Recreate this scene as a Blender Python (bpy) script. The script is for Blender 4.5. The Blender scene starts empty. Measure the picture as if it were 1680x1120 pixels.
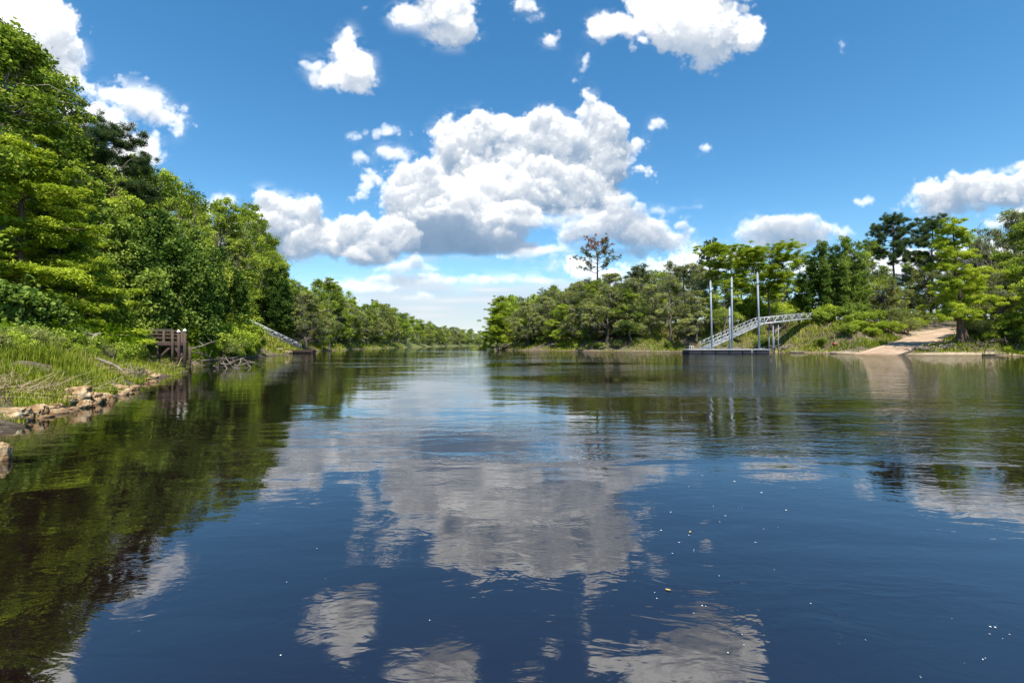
import bpy, bmesh, math, random
import numpy as np
from mathutils import Vector, Matrix
C = bpy.context.scene.collection
D = bpy.data
F = 747.0            # focal length in units of the 1680-wide photograph
EYE = 1.5            # eye height over the water
HZ = 564.0           # row of the horizon
def at(px, py, Y):
    return np.array([(px - 840) / F * Y, Y, EYE + (HZ - py) / F * Y])
def col_px(X, Y): return 840 + F * X / Y

# ------------------------------------------------------------------ materials
def newmat(name):
    m = D.materials.new(name); m.use_nodes = True
    nt = m.node_tree; nt.nodes.clear()
    return m, nt
def nd(nt, t, **kw):
    n = nt.nodes.new(t)
    for k, v in kw.items(): setattr(n, k, v)
    return n
def lk(nt, a, b): nt.links.new(a, b)
def ramp(nt, fac, stops):
    r = nd(nt, 'ShaderNodeValToRGB'); e = r.color_ramp.elements
    while len(e) < len(stops): e.new(.5)
    for el, (p, c) in zip(e, stops):
        el.position = p; el.color = (*c, 1)
    lk(nt, fac, r.inputs[0]); return r.outputs[0]
def noise(nt, vec, scale, detail=6, rough=.55, dist=0.):
    n = nd(nt, 'ShaderNodeTexNoise'); n.inputs['Scale'].default_value = scale
    n.inputs['Detail'].default_value = detail; n.inputs['Roughness'].default_value = rough
    n.inputs['Distortion'].default_value = dist
    if vec is not None: lk(nt, vec, n.inputs['Vector'])
    return n.outputs['Fac']
def mth(nt, op, a, b=None, c=None, clamp=False):
    n = nd(nt, 'ShaderNodeMath', operation=op, use_clamp=clamp)
    for i, v in enumerate((a, b, c)):
        if v is None: continue
        if hasattr(v, 'node'): lk(nt, v, n.inputs[i])
        else: n.inputs[i].default_value = v
    return n.outputs[0]
def mixc(nt, fac, a, b, bt='MIX'):
    n = nd(nt, 'ShaderNodeMix', data_type='RGBA', blend_type=bt)
    for s, v in ((n.inputs[0], fac), (n.inputs[6], a), (n.inputs[7], b)):
        if hasattr(v, 'node'): lk(nt, v, s)
        elif isinstance(v, tuple): s.default_value = (*v, 1)
        else: s.default_value = v
    return n.outputs[2]
def geo_pos(nt): return nd(nt, 'ShaderNodeNewGeometry').outputs['Position']

def leaf_mat(name, dark, mid, pale, trans=.38, gloss=.0):
    """leaves: per-leaf colour variation, some light shining through"""
    m, nt = newmat(name)
    at_ = nd(nt, 'ShaderNodeAttribute', attribute_name='tint').outputs['Fac']
    rnd = nd(nt, 'ShaderNodeObjectInfo').outputs['Random']
    f = mth(nt, 'ADD', at_, mth(nt, 'MULTIPLY', mth(nt, 'SUBTRACT', rnd, .5), .34), clamp=True)
    c = ramp(nt, f, [(0, dark), (.5, mid), (1, pale)])
    d = nd(nt, 'ShaderNodeBsdfDiffuse'); lk(nt, c, d.inputs[0])
    t = nd(nt, 'ShaderNodeBsdfTranslucent')
    lk(nt, mixc(nt, 1., c, (1.25, 1.35, .55), 'MULTIPLY'), t.inputs[0])
    mx = nd(nt, 'ShaderNodeMixShader'); mx.inputs[0].default_value = trans
    lk(nt, d.outputs[0], mx.inputs[1]); lk(nt, t.outputs[0], mx.inputs[2])
    o = nd(nt, 'ShaderNodeOutputMaterial'); lk(nt, mx.outputs[0], o.inputs[0])
    return m

def wet_foot(m, lo, hi, tint):
    nt = m.node_tree; p = next(n for n in nt.nodes if n.type == 'BSDF_PRINCIPLED'); src = p.inputs['Base Color'].links[0].from_socket
    pos = geo_pos(nt); sp = nd(nt, 'ShaderNodeSeparateXYZ'); lk(nt, pos, sp.inputs[0])
    z = mth(nt, 'ADD', sp.outputs[2], mth(nt, 'MULTIPLY', noise(nt, pos, 1.3, 5), (hi - lo) * .9))
    f = mth(nt, 'SUBTRACT', 1., mth(nt, 'DIVIDE', mth(nt, 'SUBTRACT', z, lo), hi - lo), clamp=True)
    lk(nt, mixc(nt, f, src, mixc(nt, 1., src, tint, 'MULTIPLY')), p.inputs['Base Color'])
def rough_mat(name, stops, scale=3., rough=.85, bump=.4, stretch=(1, 1, 1), bscale=None, metal=0., detail=8, coord='Object'):
    m, nt = newmat(name)
    tc = nd(nt, 'ShaderNodeTexCoord').outputs[coord]
    mp = nd(nt, 'ShaderNodeMapping'); mp.inputs['Scale'].default_value = stretch; lk(nt, tc, mp.inputs[0])
    f = noise(nt, mp.outputs[0], scale, detail, .62, .4)
    c = ramp(nt, f, stops)
    p = nd(nt, 'ShaderNodeBsdfPrincipled'); lk(nt, c, p.inputs['Base Color'])
    p.inputs['Roughness'].default_value = rough; p.inputs['Metallic'].default_value = metal
    if bump:
        b = nd(nt, 'ShaderNodeBump'); b.inputs['Strength'].default_value = bump; b.inputs['Distance'].default_value = .05
        lk(nt, noise(nt, mp.outputs[0], bscale or scale * 3, 8, .6), b.inputs['Height']); lk(nt, b.outputs[0], p.inputs['Normal'])
    o = nd(nt, 'ShaderNodeOutputMaterial'); lk(nt, p.outputs[0], o.inputs[0])
    return m

M = {}
M['broad'] = leaf_mat('broadleaf_foliage', (0.062, 0.105, 0.019), (0.185, 0.253, 0.034), (0.403, 0.462, 0.074), .30)
M['bright'] = leaf_mat('sunny_foliage', (0.112, 0.171, 0.019), (0.269, 0.347, 0.037), (0.493, 0.550, 0.084), .32)  # own leaf colour of the brighter green trees and bushes
M['vine'] = leaf_mat('vine_foliage', (0.029, 0.072, 0.015), (0.118, 0.182, 0.036), (0.291, 0.363, 0.063), .25)
M['oak'] = leaf_mat('live_oak_foliage', (0.067, 0.088, 0.029), (0.207, 0.233, 0.069), (0.403, 0.407, 0.137), .26)
M['moss'] = leaf_mat('grey_moss', (.16, .16, .11), (.26, .26, .18), (.38, .38, .27), .25)
M['cypress'] = leaf_mat('cypress_foliage', (0.123, 0.176, 0.017), (0.291, 0.363, 0.032), (0.493, 0.539, 0.063), .36)
M['pine'] = leaf_mat('pine_needles', (0.034, 0.066, 0.026), (0.084, 0.127, 0.047), (0.190, 0.231, 0.095), .25)
M['rust'] = leaf_mat('dead_pine_needles', (.14, .06, .035), (.27, .12, .06), (.38, .20, .11), .2)
M['willow'] = leaf_mat('willow_foliage', (0.123, 0.154, 0.053), (0.269, 0.297, 0.105), (0.448, 0.462, 0.189), .3)
M['grass'] = leaf_mat('grass_blades', (.12, .155, .020), (.27, .31, .035), (.48, .45, .12), .36)
M['reed'] = leaf_mat('feathery_herb', (.10, .18, .008), (.22, .33, .016), (.36, .46, .03), .42)
M['dryw'] = leaf_mat('dry_stems', (.12, .085, .05), (.24, .18, .11), (.38, .31, .21), .1, .05)
M['bark'] = rough_mat('bark', [(.25, (.045, .036, .028)), (.55, (.12, .10, .08)), (.8, (.22, .19, .15))], 2.2, .95, .8, (3, 3, .6), 9)
M['bark_grey'] = rough_mat('grey_bark', [(.25, (.09, .075, .06)), (.55, (.20, .17, .14)), (.8, (.33, .30, .25))], 2.2, .95, .8, (3, 3, .6), 9)
M['bark_red'] = rough_mat('cypress_bark', [(.25, (.06, .035, .025)), (.55, (.15, .09, .06)), (.8, (.25, .18, .13))], 2.2, .95, .8, (3, 3, .4), 9)
M['bark_pine'] = rough_mat('pine_bark', [(.25, (.07, .045, .03)), (.55, (.17, .11, .08)), (.8, (.28, .21, .16))], 2.5, .95, .8, (2, 2, 1), 9)
M['drift'] = rough_mat('driftwood', [(.25, (.11, .085, .065)), (.55, (.25, .205, .16)), (.8, (.42, .37, .31))], 3, .9, .6, (2, 2, 2), 14)
M['drift_dark'] = rough_mat('wet_driftwood', [(.25, (.035, .027, .02)), (.55, (.09, .07, .05)), (.8, (.17, .14, .11))], 3, .85, .6, (2, 2, 2), 14)
M['rock'] = rough_mat('limestone', [(.28, (.035, .022, .012)), (.42, (.22, .12, .05)), (.52, (.36, .25, .13)), (.66, (.58, .49, .35))], 3.4, .92, 1., (1, 1, 1.8), 6)
M['wood_red'] = rough_mat('red_brown_timber', [(.25, (.03, .02, .014)), (.55, (.085, .052, .038)), (.8, (.17, .12, .09))], 4, .85, .5, (6, 6, .7), 14)
M['wood_grey'] = rough_mat('weathered_timber', [(.25, (.06, .045, .035)), (.55, (.14, .11, .085)), (.8, (.26, .22, .18))], 4, .85, .5, (.8, 6, 6), 14)
M['white_cap'] = rough_mat('white_plastic', [(.3, (.62, .60, .56)), (.7, (.78, .77, .74))], 5, .5, .1)
M['alu'] = rough_mat('aluminium', [(.3, (.33, .345, .36)), (.7, (.47, .485, .50))], 4, .5, .1, metal=.3)
M['steel'] = rough_mat('galvanised_steel', [(.3, (.17, .20, .24)), (.55, (.26, .30, .35)), (.75, (.34, .38, .43))], 2, .65, .15, (4, 4, .35), metal=.1)
M['band'] = rough_mat('dark_band', [(.3, (.04, .045, .06)), (.7, (.07, .08, .10))], 5, .6, .1)
M['float'] = rough_mat('black_float', [(.3, (.005, .006, .012)), (.7, (.010, .012, .022))], 4, .85, .2)
M['deckm'] = rough_mat('dock_deck', [(.3, (.30, .31, .31)), (.7, (.46, .47, .46))], 3, .7, .3, (.6, 8, 8))
M['concrete'] = rough_mat('ramp_concrete', [(.25, (.21, .135, .080)), (.5, (.37, .255, .165)), (.75, (.48, .36, .25))], .55, .9, .3, bscale=12)
M['rusty'] = rough_mat('red_paint', [(.3, (.16, .035, .02)), (.6, (.30, .065, .03)), (.8, (.24, .09, .06))], 5, .6, .2)
M['foam'] = rough_mat('foam', [(.3, (.75, .75, .72)), (.7, (.88, .88, .86))], 30, .7, .2)
M['fleaf'] = rough_mat('fallen_leaf', [(.3, (.45, .28, .05)), (.7, (.60, .42, .10))], 20, .7, .1)

wet_foot(M['concrete'], .05, .5, (.45, .38, .30)); wet_foot(M['rock'], .02, .22, (.30, .24, .18)); wet_foot(M['steel'], .2, 1.0, (.55, .50, .42)); wet_foot(M['wood_red'], .1, .5, (.45, .42, .38))

# ------------------------------------------------------------------ mesh helpers
def raw_mesh(name, V, faces_by_n, tint=None, smooth=False):
    """faces_by_n: list of int arrays (k, n). tint: per-face list in the same order"""
    me = D.meshes.new(name)
    V = np.asarray(V, np.float32)
    me.vertices.add(len(V)); me.vertices.foreach_set('co', V.ravel())
    idx = [np.asarray(f, np.int32) for f in faces_by_n if len(f)]
    tot = np.concatenate([np.full(len(f), f.shape[1], np.int32) for f in idx])
    st = np.concatenate([[0], np.cumsum(tot)[:-1]]).astype(np.int32)
    me.loops.add(int(tot.sum())); me.loops.foreach_set('vertex_index', np.concatenate([f.ravel() for f in idx]))
    me.polygons.add(len(tot)); me.polygons.foreach_set('loop_start', st)
    me.update(calc_edges=True)
    if smooth: me.polygons.foreach_set('use_smooth', np.ones(len(tot), bool))
    if tint is not None:
        a = me.attributes.new('tint', 'FLOAT', 'FACE'); a.data.foreach_set('value', np.asarray(tint, np.float32))
    me.validate(); return me
def link(name, me, mat=None, parent=None):
    o = D.objects.new(name, me); C.objects.link(o)
    if mat is not None: me.materials.clear(); me.materials.append(mat)
    if parent is not None: o.parent = parent
    return o
def empty(name, loc=(0, 0, 0), rz=0.):
    o = D.objects.new(name, None); C.objects.link(o); o.location = loc; o.rotation_euler = (0, 0, rz)
    o.empty_display_size = .3; return o
def tag(o, label, cat, group=None, kind=None):
    if label: o['label'] = label
    if cat: o['category'] = cat
    if group: o['group'] = group
    if kind: o['kind'] = kind
    return o

class MB:
    """collects boxes, tubes and lumps into one mesh"""
    def __init__(s): s.V = []; s.Q = []; s.T = []; s.n = 0
    def add(s, V, Q=(), T=()):
        V = np.asarray(V, float)
        if len(Q): s.Q.append(np.asarray(Q, int) + s.n)
        if len(T): s.T.append(np.asarray(T, int) + s.n)
        s.V.append(V); s.n += len(V); return s
    def tube(s, P, R, k=6, cap=True):
        P = np.asarray(P, float); R = np.broadcast_to(np.asarray(R, float), (len(P),))
        n = len(P); T = np.gradient(P, axis=0); T /= np.linalg.norm(T, axis=1)[:, None] + 1e-9
        u = np.cross(T[0], [0, 0, 1.]);
        if np.linalg.norm(u) < .1: u = np.cross(T[0], [1., 0, 0])
        a = np.arange(k) * 2 * np.pi / k; V = []
        for i in range(n):
            u = u - T[i] * np.dot(u, T[i]); u /= np.linalg.norm(u) + 1e-9
            w = np.cross(T[i], u)
            V.append(P[i] + R[i] * (np.cos(a)[:, None] * u + np.sin(a)[:, None] * w))
        V = np.concatenate(V); Q = []
        i0 = np.arange(k); i1 = (i0 + 1) % k
        for i in range(n - 1):
            Q.append(np.stack([i * k + i0, i * k + i1, (i + 1) * k + i1, (i + 1) * k + i0], 1))
        Tt = []
        if cap:
            V = np.concatenate([V, P[:1], P[-1:]]); b = n * k
            Tt = np.concatenate([np.stack([i1, i0, np.full(k, b)], 1), np.stack([(n - 1) * k + i0, (n - 1) * k + i1, np.full(k, b + 1)], 1)])
        return s.add(V, np.concatenate(Q), Tt)
    def box(s, c, size, ax=None):
        """box at centre c; ax = 3x3 rows of its axes"""
        ax = np.eye(3) if ax is None else np.asarray(ax, float)
        h = np.asarray(size, float) / 2
        sg = np.array([[x, y, z] for z in (-1, 1) for y in (-1, 1) for x in (-1, 1)], float)
        return s.add(np.asarray(c, float) + (sg * h) @ ax, [[0, 2, 3, 1], [4, 5, 7, 6], [0, 1, 5, 4], [2, 6, 7, 3], [1, 3, 7, 5], [0, 4, 6, 2]])
    def bar(s, a, b, w, h):
        """rectangular bar from a to b, w wide (level), h high"""
        a = np.asarray(a, float); b = np.asarray(b, float); d = b - a; L = np.linalg.norm(d); d /= L
        u = np.cross([0, 0, 1.], d); 
        if np.linalg.norm(u) < 1e-3: u = np.array([1., 0, 0])
        u /= np.linalg.norm(u); v = np.cross(d, u)
        return s.box((a + b) / 2, (L, w, h), [d, u, v])
    def mesh(s, name, smooth=False, bevel=0.):
        me = raw_mesh(name, np.concatenate(s.V), [np.concatenate(s.Q) if s.Q else np.zeros((0, 4)), np.concatenate(s.T) if s.T else np.zeros((0, 3))], smooth=smooth)
        if bevel:
            bm = bmesh.new(); bm.from_mesh(me)
            bmesh.ops.bevel(bm, geom=list(bm.edges), offset=bevel, segments=1, affect='EDGES', clamp_overlap=True)
            bm.to_mesh(me); bm.free()
        return me
    def build(s, name, mat, parent=None, smooth=False, bevel=0.):
        return link(name, s.mesh(name, smooth, bevel), mat, parent)

# ------------------------------------------------------------------ the river
LEFT = np.array([(-9, -80), (-7.4, -20), (-7.2, 0), (-7.4, 4), (-8.1, 7.2), (-9.9, 9.7), (-10.9, 12.3), (-12.0, 14.4), (-13.7, 17.0), (-15.3, 20.3), (-17.8, 25.0), (-20.6, 30.2), (-25.0, 38.3), (-27., 44),
                 (-28.3, 51), (-31.5, 61), (-34.6, 70), (-38, 86), (-42, 112), (-44, 160), (-42, 224), (-40, 300), (-36, 350), (-20, 400), (20, 450), (120, 520), (400, 620)], float)
RIGHT = np.array([(220, -80), (150, -20), (110, 22), (88, 45), (74, 54), (63, 59.5), (54.5, 61.5), (50.8, 65.5), (51.3, 73), (50, 79.5), (44, 81.5), (38, 81), (32, 81.5), (25, 83), (17.8, 85), (11.5, 91), (6, 98),
                  (1.5, 106), (-1.8, 113), (-3.2, 121), (-2.6, 140), (-5, 170), (-9, 220), (-12, 270), (-9, 310), (6, 345), (40, 380), (130, 440), (400, 540)], float)
def seg_dist(P, L):
    best = np.full(len(P), 1e9)
    for a, b in zip(L[:-1], L[1:]):
        d = b - a; t = np.clip(((P - a) @ d) / (d @ d), 0, 1)
        q = a + t[:, None] * d
        best = np.minimum(best, np.hypot(*(P - q).T))
    return best
RIVER = np.concatenate([LEFT, RIGHT[::-1]])
def in_river(P):
    x, y = P.T; c = np.zeros(len(P), bool); j = len(RIVER) - 1
    for i in range(len(RIVER)):
        xi, yi = RIVER[i]; xj, yj = RIVER[j]
        k = ((yi > y) != (yj > y)) & (x < (xj - xi) * (y - yi) / (yj - yi + 1e-12) + xi)
        c ^= k; j = i
    return c
# value noise over the plane, for bank relief
_rn = np.random.default_rng(3); _lat = _rn.uniform(-1, 1, (128, 128))
def pnoise(x, y, s):
    x = np.asarray(x) / s; y = np.asarray(y) / s
    i = np.floor(x).astype(int); j = np.floor(y).astype(int); f = x - i; g = y - j
    f = f * f * (3 - 2 * f); g = g * g * (3 - 2 * g)
    a = lambda p, q: _lat[p % 128, q % 128]
    return (a(i, j) * (1 - f) + a(i + 1, j) * f) * (1 - g) + (a(i, j + 1) * (1 - f) + a(i + 1, j + 1) * f) * g
RA, RB = np.array([51.0, 63.6]), np.array([76., 79.5])       # boat ramp axis, water edge to top
def ramp_coords(P):
    d = RB - RA; L = np.linalg.norm(d); d /= L
    q = P - RA
    return q @ d, q @ np.array([-d[1], d[0]]), L
def bank(P):
    """signed distance to the shore (positive on land), side (1 = left)"""
    P = np.atleast_2d(np.asarray(P, float))
    wob = .35 * pnoise(P[:, 0], P[:, 1], 1.7) + .5 * pnoise(P[:, 0], P[:, 1], 4.6)
    dl = seg_dist(P, LEFT); dr = seg_dist(P, RIGHT); inr = in_river(P)
    d = np.where(inr, -np.minimum(dl, dr), np.minimum(dl, dr))
    return d + wob * np.clip((np.hypot(*P.T) - 6) / 60, .06, 1.) * .8, (dl < dr)
def height(P):
    P = np.atleast_2d(np.asarray(P, float)); X, Y = P.T
    d, left = bank(P)
    near = np.interp(d, [-30, -6, -2, 0, .5, 3, 8, 14, 30, 90, 900], [-3.5, -2., -.65, 0, .20, .75, 1.75, 2.5, 3.6, 5., 8])
    farl = np.interp(d, [-30, -6, -2, 0, .6, 2, 5, 8, 14, 30, 90, 900], [-3.5, -2.2, -.9, 0, .25, .7, 2.3, 4., 5., 5.5, 6.5, 9])
    w = np.clip((Y - 38) / 18, 0, 1)
    hl = near * (1 - w) + farl * w
    hr1 = np.interp(d, [-30, -6, -2, 0, .6, 2.2, 5, 8, 12, 30, 90, 900], [-3.5, -2.2, -.9, 0, .2, .6, 2.7, 4.7, 5.4, 6.2, 7, 10])
    hr2 = np.interp(d, [-30, -6, -2, 0, .6, 2.5, 6, 10, 16, 40, 90, 900], [-3.5, -2.2, -.9, 0, .22, .9, 2.2, 3.6, 4.6, 5.4, 6, 9])
    w2 = np.clip((X - 18) / 14, 0, 1)
    hr = hr2 * (1 - w2) + hr1 * w2
    h = np.where(left, hl, hr)
    land = np.clip(d / 2, 0, 1)
    h = h + land * (.22 * pnoise(X, Y, 1.1) + .42 * pnoise(X + 40, Y, 3.7) + .5 * pnoise(X, Y + 90, 11) * np.clip(d / 9, 0, 1)) + .05 * pnoise(X, Y, .45) * np.clip(1 - np.abs(d) / 6, 0, 1)
    # the boat ramp is cut into the right bank
    s, t, L = ramp_coords(P)
    rz = np.interp(s, [-14, 0, L, L + 14, L + 40], [-2.0, 0.0, 3.7, 4.9, 5.6])
    k = np.clip(1 - (np.abs(t) - 3.0) / 7.5, 0, 1) * np.clip((s + 8) / 6, 0, 1) * np.clip((L + 30 - s) / 20, 0, 1)
    k = k * k * (3 - 2 * k)
    h = h * (1 - k) + (rz - .06) * k
    # shelf of sand left of the ramp
    return np.maximum(h, -3.5)
def hz(x, y): return float(height([(x, y)])[0])

def polar_grid(nf, nb, nr, r0, r1):
    a = np.concatenate([np.linspace(math.radians(-18), math.radians(198), nf, endpoint=False), np.linspace(math.radians(198), math.radians(342), nb, endpoint=False)])
    r = r0 * (r1 / r0) ** np.linspace(0, 1, nr)
    A, R = np.meshgrid(a, r)
    na = len(a)
    P = np.stack([(R * np.cos(A)).ravel(), (R * np.sin(A)).ravel()], 1)
    i = np.arange(nr - 1)[:, None] * na; j = np.arange(na)[None]; j2 = (j + 1) % na
    Q = np.stack([i + j, i + na + j, i + na + j2, i + j2], -1).reshape(-1, 4)
    return P, Q
def build_ground_and_water():
    P, Q = polar_grid(760, 60, 430, 1.2, 4000.)
    P = np.concatenate([P, [[0, 0]]]); na = 820
    T = np.stack([np.arange(na), np.roll(np.arange(na), -1), np.full(na, len(P) - 1)], 1)
    z = height(P)
    me = raw_mesh('ground', np.column_stack([P, z]), [Q, T], smooth=True)
    m, nt = newmat('bank_soil')
    pos = geo_pos(nt); sep = nd(nt, 'ShaderNodeSeparateXYZ'); lk(nt, pos, sep.inputs[0])
    n1 = noise(nt, pos, .35, 8, .6); n2 = noise(nt, pos, 2.2, 8, .65); n3 = noise(nt, pos, 14., 4, .6)
    soil = ramp(nt, n2, [(.25, (.03, .022, .014)), (.5, (.095, .07, .042)), (.75, (.21, .165, .11))])
    green = ramp(nt, n3, [(.25, (.03, .045, .010)), (.5, (.085, .11, .018)), (.75, (.18, .19, .035))])
    c = mixc(nt, mth(nt, 'MULTIPLY', mth(nt, 'SUBTRACT', mth(nt, 'ADD', n1, mth(nt, 'MULTIPLY', n2, .3)), mth(nt, 'MULTIPLY_ADD', mth(nt, 'MULTIPLY', mth(nt, 'SUBTRACT', sep.outputs[1], 110.), .012, clamp=True), -.35, .68)), 7., clamp=True), soil, green)
    sand = ramp(nt, n2, [(.3, (.20, .15, .09)), (.55, (.38, .30, .20)), (.8, (.52, .43, .31))])
    lowz = mth(nt, 'SUBTRACT', 1., mth(nt, 'DIVIDE', mth(nt, 'ADD', sep.outputs[2], mth(nt, 'MULTIPLY', mth(nt, 'SUBTRACT', n1, .5), 1.6)), .55), clamp=True)
    sandy = mth(nt, 'MAXIMUM', mth(nt, 'MULTIPLY', mth(nt, 'SUBTRACT', sep.outputs[0], 45.), .25, clamp=True), mth(nt, 'MULTIPLY', mth(nt, 'SUBTRACT', sep.outputs[1], 46.), .03, clamp=True))
    sandy = mth(nt, 'MULTIPLY_ADD', sandy, mth(nt, 'MULTIPLY_ADD', mth(nt, 'GREATER_THAN', sep.outputs[0], 44.), .7, .12), .06)
    c = mixc(nt, mth(nt, 'MULTIPLY', mth(nt, 'MULTIPLY', lowz, 1.6, clamp=True), sandy), c, sand)
    dv = nd(nt, 'ShaderNodeVectorMath', operation='DISTANCE'); lk(nt, pos, dv.inputs[0]); dv.inputs[1].default_value = (78, 72, 4)
    bare = mth(nt, 'MULTIPLY', mth(nt, 'SUBTRACT', mth(nt, 'ADD', .62, mth(nt, 'MULTIPLY', n2, .9)), mth(nt, 'DIVIDE', dv.outputs['Value'], 13.)), 4., clamp=True)
    c = mixc(nt, bare, c, sand)
    wet = mth(nt, 'SUBTRACT', 1., mth(nt, 'DIVIDE', mth(nt, 'SUBTRACT', sep.outputs[2], .02), .12), clamp=True)
    c = mixc(nt, wet, c, mixc(nt, 1., c, (.42, .34, .26), 'MULTIPLY'))
    p = nd(nt, 'ShaderNodeBsdfPrincipled'); lk(nt, c, p.inputs['Base Color']); p.inputs['Roughness'].default_value = .95
    b = nd(nt, 'ShaderNodeBump'); b.inputs['Strength'].default_value = .7; b.inputs['Distance'].default_value = .12
    lk(nt, mth(nt, 'ADD', n2, mth(nt, 'MULTIPLY', n3, .4)), b.inputs['Height']); lk(nt, b.outputs[0], p.inputs['Normal'])
    lk(nt, p.outputs[0], nd(nt, 'ShaderNodeOutputMaterial').inputs[0])
    tag(link('ground', me, m), None, None, kind='structure')
    # water: one level sheet, kept only where the bed lies under it
    zf = z[:-1][Q].min(1)
    keep = Q[zf < .12]
    V = np.column_stack([P, np.zeros(len(P))])
    used = np.unique(np.concatenate([keep.ravel(), T.ravel()])); remap = np.full(len(P), -1); remap[used] = np.arange(len(used))
    me = raw_mesh('water', V[used], [remap[keep], remap[T]], smooth=True)
    a = me.attributes.new('depth', 'FLOAT', 'POINT'); a.data.foreach_set('value', np.maximum(0, -z[used]).astype(np.float32))
    m, nt = newmat('river_water')
    pos = geo_pos(nt)
    dep = nd(nt, 'ShaderNodeAttribute', attribute_name='depth').outputs['Fac']
    def mapped(sx, sy, rz=0.):
        mp = nd(nt, 'ShaderNodeMapping'); mp.inputs['Scale'].default_value = (sx, sy, 1); mp.inputs['Rotation'].default_value = (0, 0, rz)
        lk(nt, pos, mp.inputs[0]); return mp.outputs[0]
    swell = noise(nt, mapped(.30, .65, .35), 1., 2, .5, .6)
    rip = noise(nt, mapped(2.2, 4.6, .25), 1., 3, .55, .8)
    fine = noise(nt, mapped(9., 16., -.2), 1., 2, .5, .5)
    # breeze: patches of rougher water, mostly out in the stream and on the right
    patch = noise(nt, mapped(.028, .075, .25), 1., 4, .55, 1.2)
    sx = nd(nt, 'ShaderNodeSeparateXYZ'); lk(nt, pos, sx.inputs[0])
    side = mth(nt, 'MULTIPLY_ADD', mth(nt, 'ADD', sx.outputs[0], mth(nt, 'MULTIPLY', sx.outputs[1], .10)), .045, -.22, clamp=True)
    wind = mth(nt, 'MULTIPLY', mth(nt, 'SUBTRACT', mth(nt, 'ADD', patch, mth(nt, 'MULTIPLY', side, .36)), .50), 5., clamp=True)
    WIND_HOOK = wind
    hgt = mth(nt, 'ADD', mth(nt, 'MULTIPLY', swell, .017), mth(nt, 'MULTIPLY', rip, mth(nt, 'MULTIPLY_ADD', wind, .022, .0022)))
    hgt = mth(nt, 'ADD', hgt, mth(nt, 'MULTIPLY', fine, mth(nt, 'MULTIPLY_ADD', wind, .0032, .0003)))
    chop = noise(nt, mapped(.75, 2.3, .12), 1., 4, .6, 1.0)
    hgt = mth(nt, 'ADD', hgt, mth(nt, 'MULTIPLY', chop, mth(nt, 'MULTIPLY_ADD', wind, .030, .0007)))
    b = nd(nt, 'ShaderNodeBump'); b.inputs['Strength'].default_value = 1.; b.inputs['Distance'].default_value = 1.
    lk(nt, hgt, b.inputs['Height'])
    fr = nd(nt, 'ShaderNodeFresnel'); fr.inputs['IOR'].default_value = 2.3; lk(nt, b.outputs[0], fr.inputs['Normal'])
    gl = nd(nt, 'ShaderNodeBsdfGlossy'); gl.inputs['Roughness'].default_value = .015; gl.inputs[0].default_value = (1, 1, 1, 1); lk(nt, b.outputs[0], gl.inputs['Normal'])
    tr = nd(nt, 'ShaderNodeBsdfTransparent')
    lk(nt, ramp(nt, dep, [(0, (.75, .52, .30)), (.25, (.40, .16, .05)), (.7, (.10, .02, .004))]), tr.inputs[0])
    df = nd(nt, 'ShaderNodeBsdfDiffuse'); df.inputs[0].default_value = (.0065, .0028, .0030, 1)
    mb = nd(nt, 'ShaderNodeMixShader'); lk(nt, mth(nt, 'MULTIPLY', dep, 1.25, clamp=True), mb.inputs[0]); lk(nt, tr.outputs[0], mb.inputs[1]); lk(nt, df.outputs[0], mb.inputs[2])
    mx = nd(nt, 'ShaderNodeMixShader'); lk(nt, fr.outputs[0], mx.inputs[0]); lk(nt, mb.outputs[0], mx.inputs[1]); lk(nt, gl.outputs[0], mx.inputs[2])
    lk(nt, mx.outputs[0], nd(nt, 'ShaderNodeOutputMaterial').inputs[0])
    tag(link('river_water', me, m), None, None, kind='structure')

# ---------------------------------------------------------------- cloud field
# The sky map is laid out on a plane of directions: u = east/north, v = up/north.
CX0, CX1, CY0, CY1, CS = -200, 1880, -300, 600, 1      # in 1/747 units of direction
CW, CH = (CX1 - CX0) // CS, (CY1 - CY0) // CS

def lattice_axis(a, n, axis, off):
    m = a.shape[axis]
    t = np.linspace(0, m - 1.001, n) if n > 1 else np.zeros(1)
    i = t.astype(int); f = (t - i).astype(np.float32)
    sh = [1] * a.ndim; sh[axis] = n
    f = f.reshape(sh)
    lo = np.take(a, i, axis); hi = np.take(a, np.minimum(i + 1, m - 1), axis)
    return lo + (hi - lo) * f

def vnoise(shape, cell, rng):
    """smooth isotropic noise, about unit range; cell = feature size per axis in grid steps"""
    n = [max(3, int(np.ceil(s / max(1., c / 2.4))) + 3) for s, c in zip(shape, cell)]
    n = [min(m, s) if s > 2 else 1 for m, s in zip(n, shape)]
    a = rng.standard_normal(n).astype(np.float32)
    for ax in range(len(shape)):
        if n[ax] > 4:
            for _ in (0, 1):
                p = np.roll(a, 1, ax); q = np.roll(a, -1, ax)
                a = .5 * a + .25 * (p + q)
    a /= max(1e-5, a.std()) * 1.7
    for ax in range(len(shape)):
        if a.shape[ax] != shape[ax]: a = lattice_axis(a, shape[ax], ax, 0)
    return a

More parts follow.
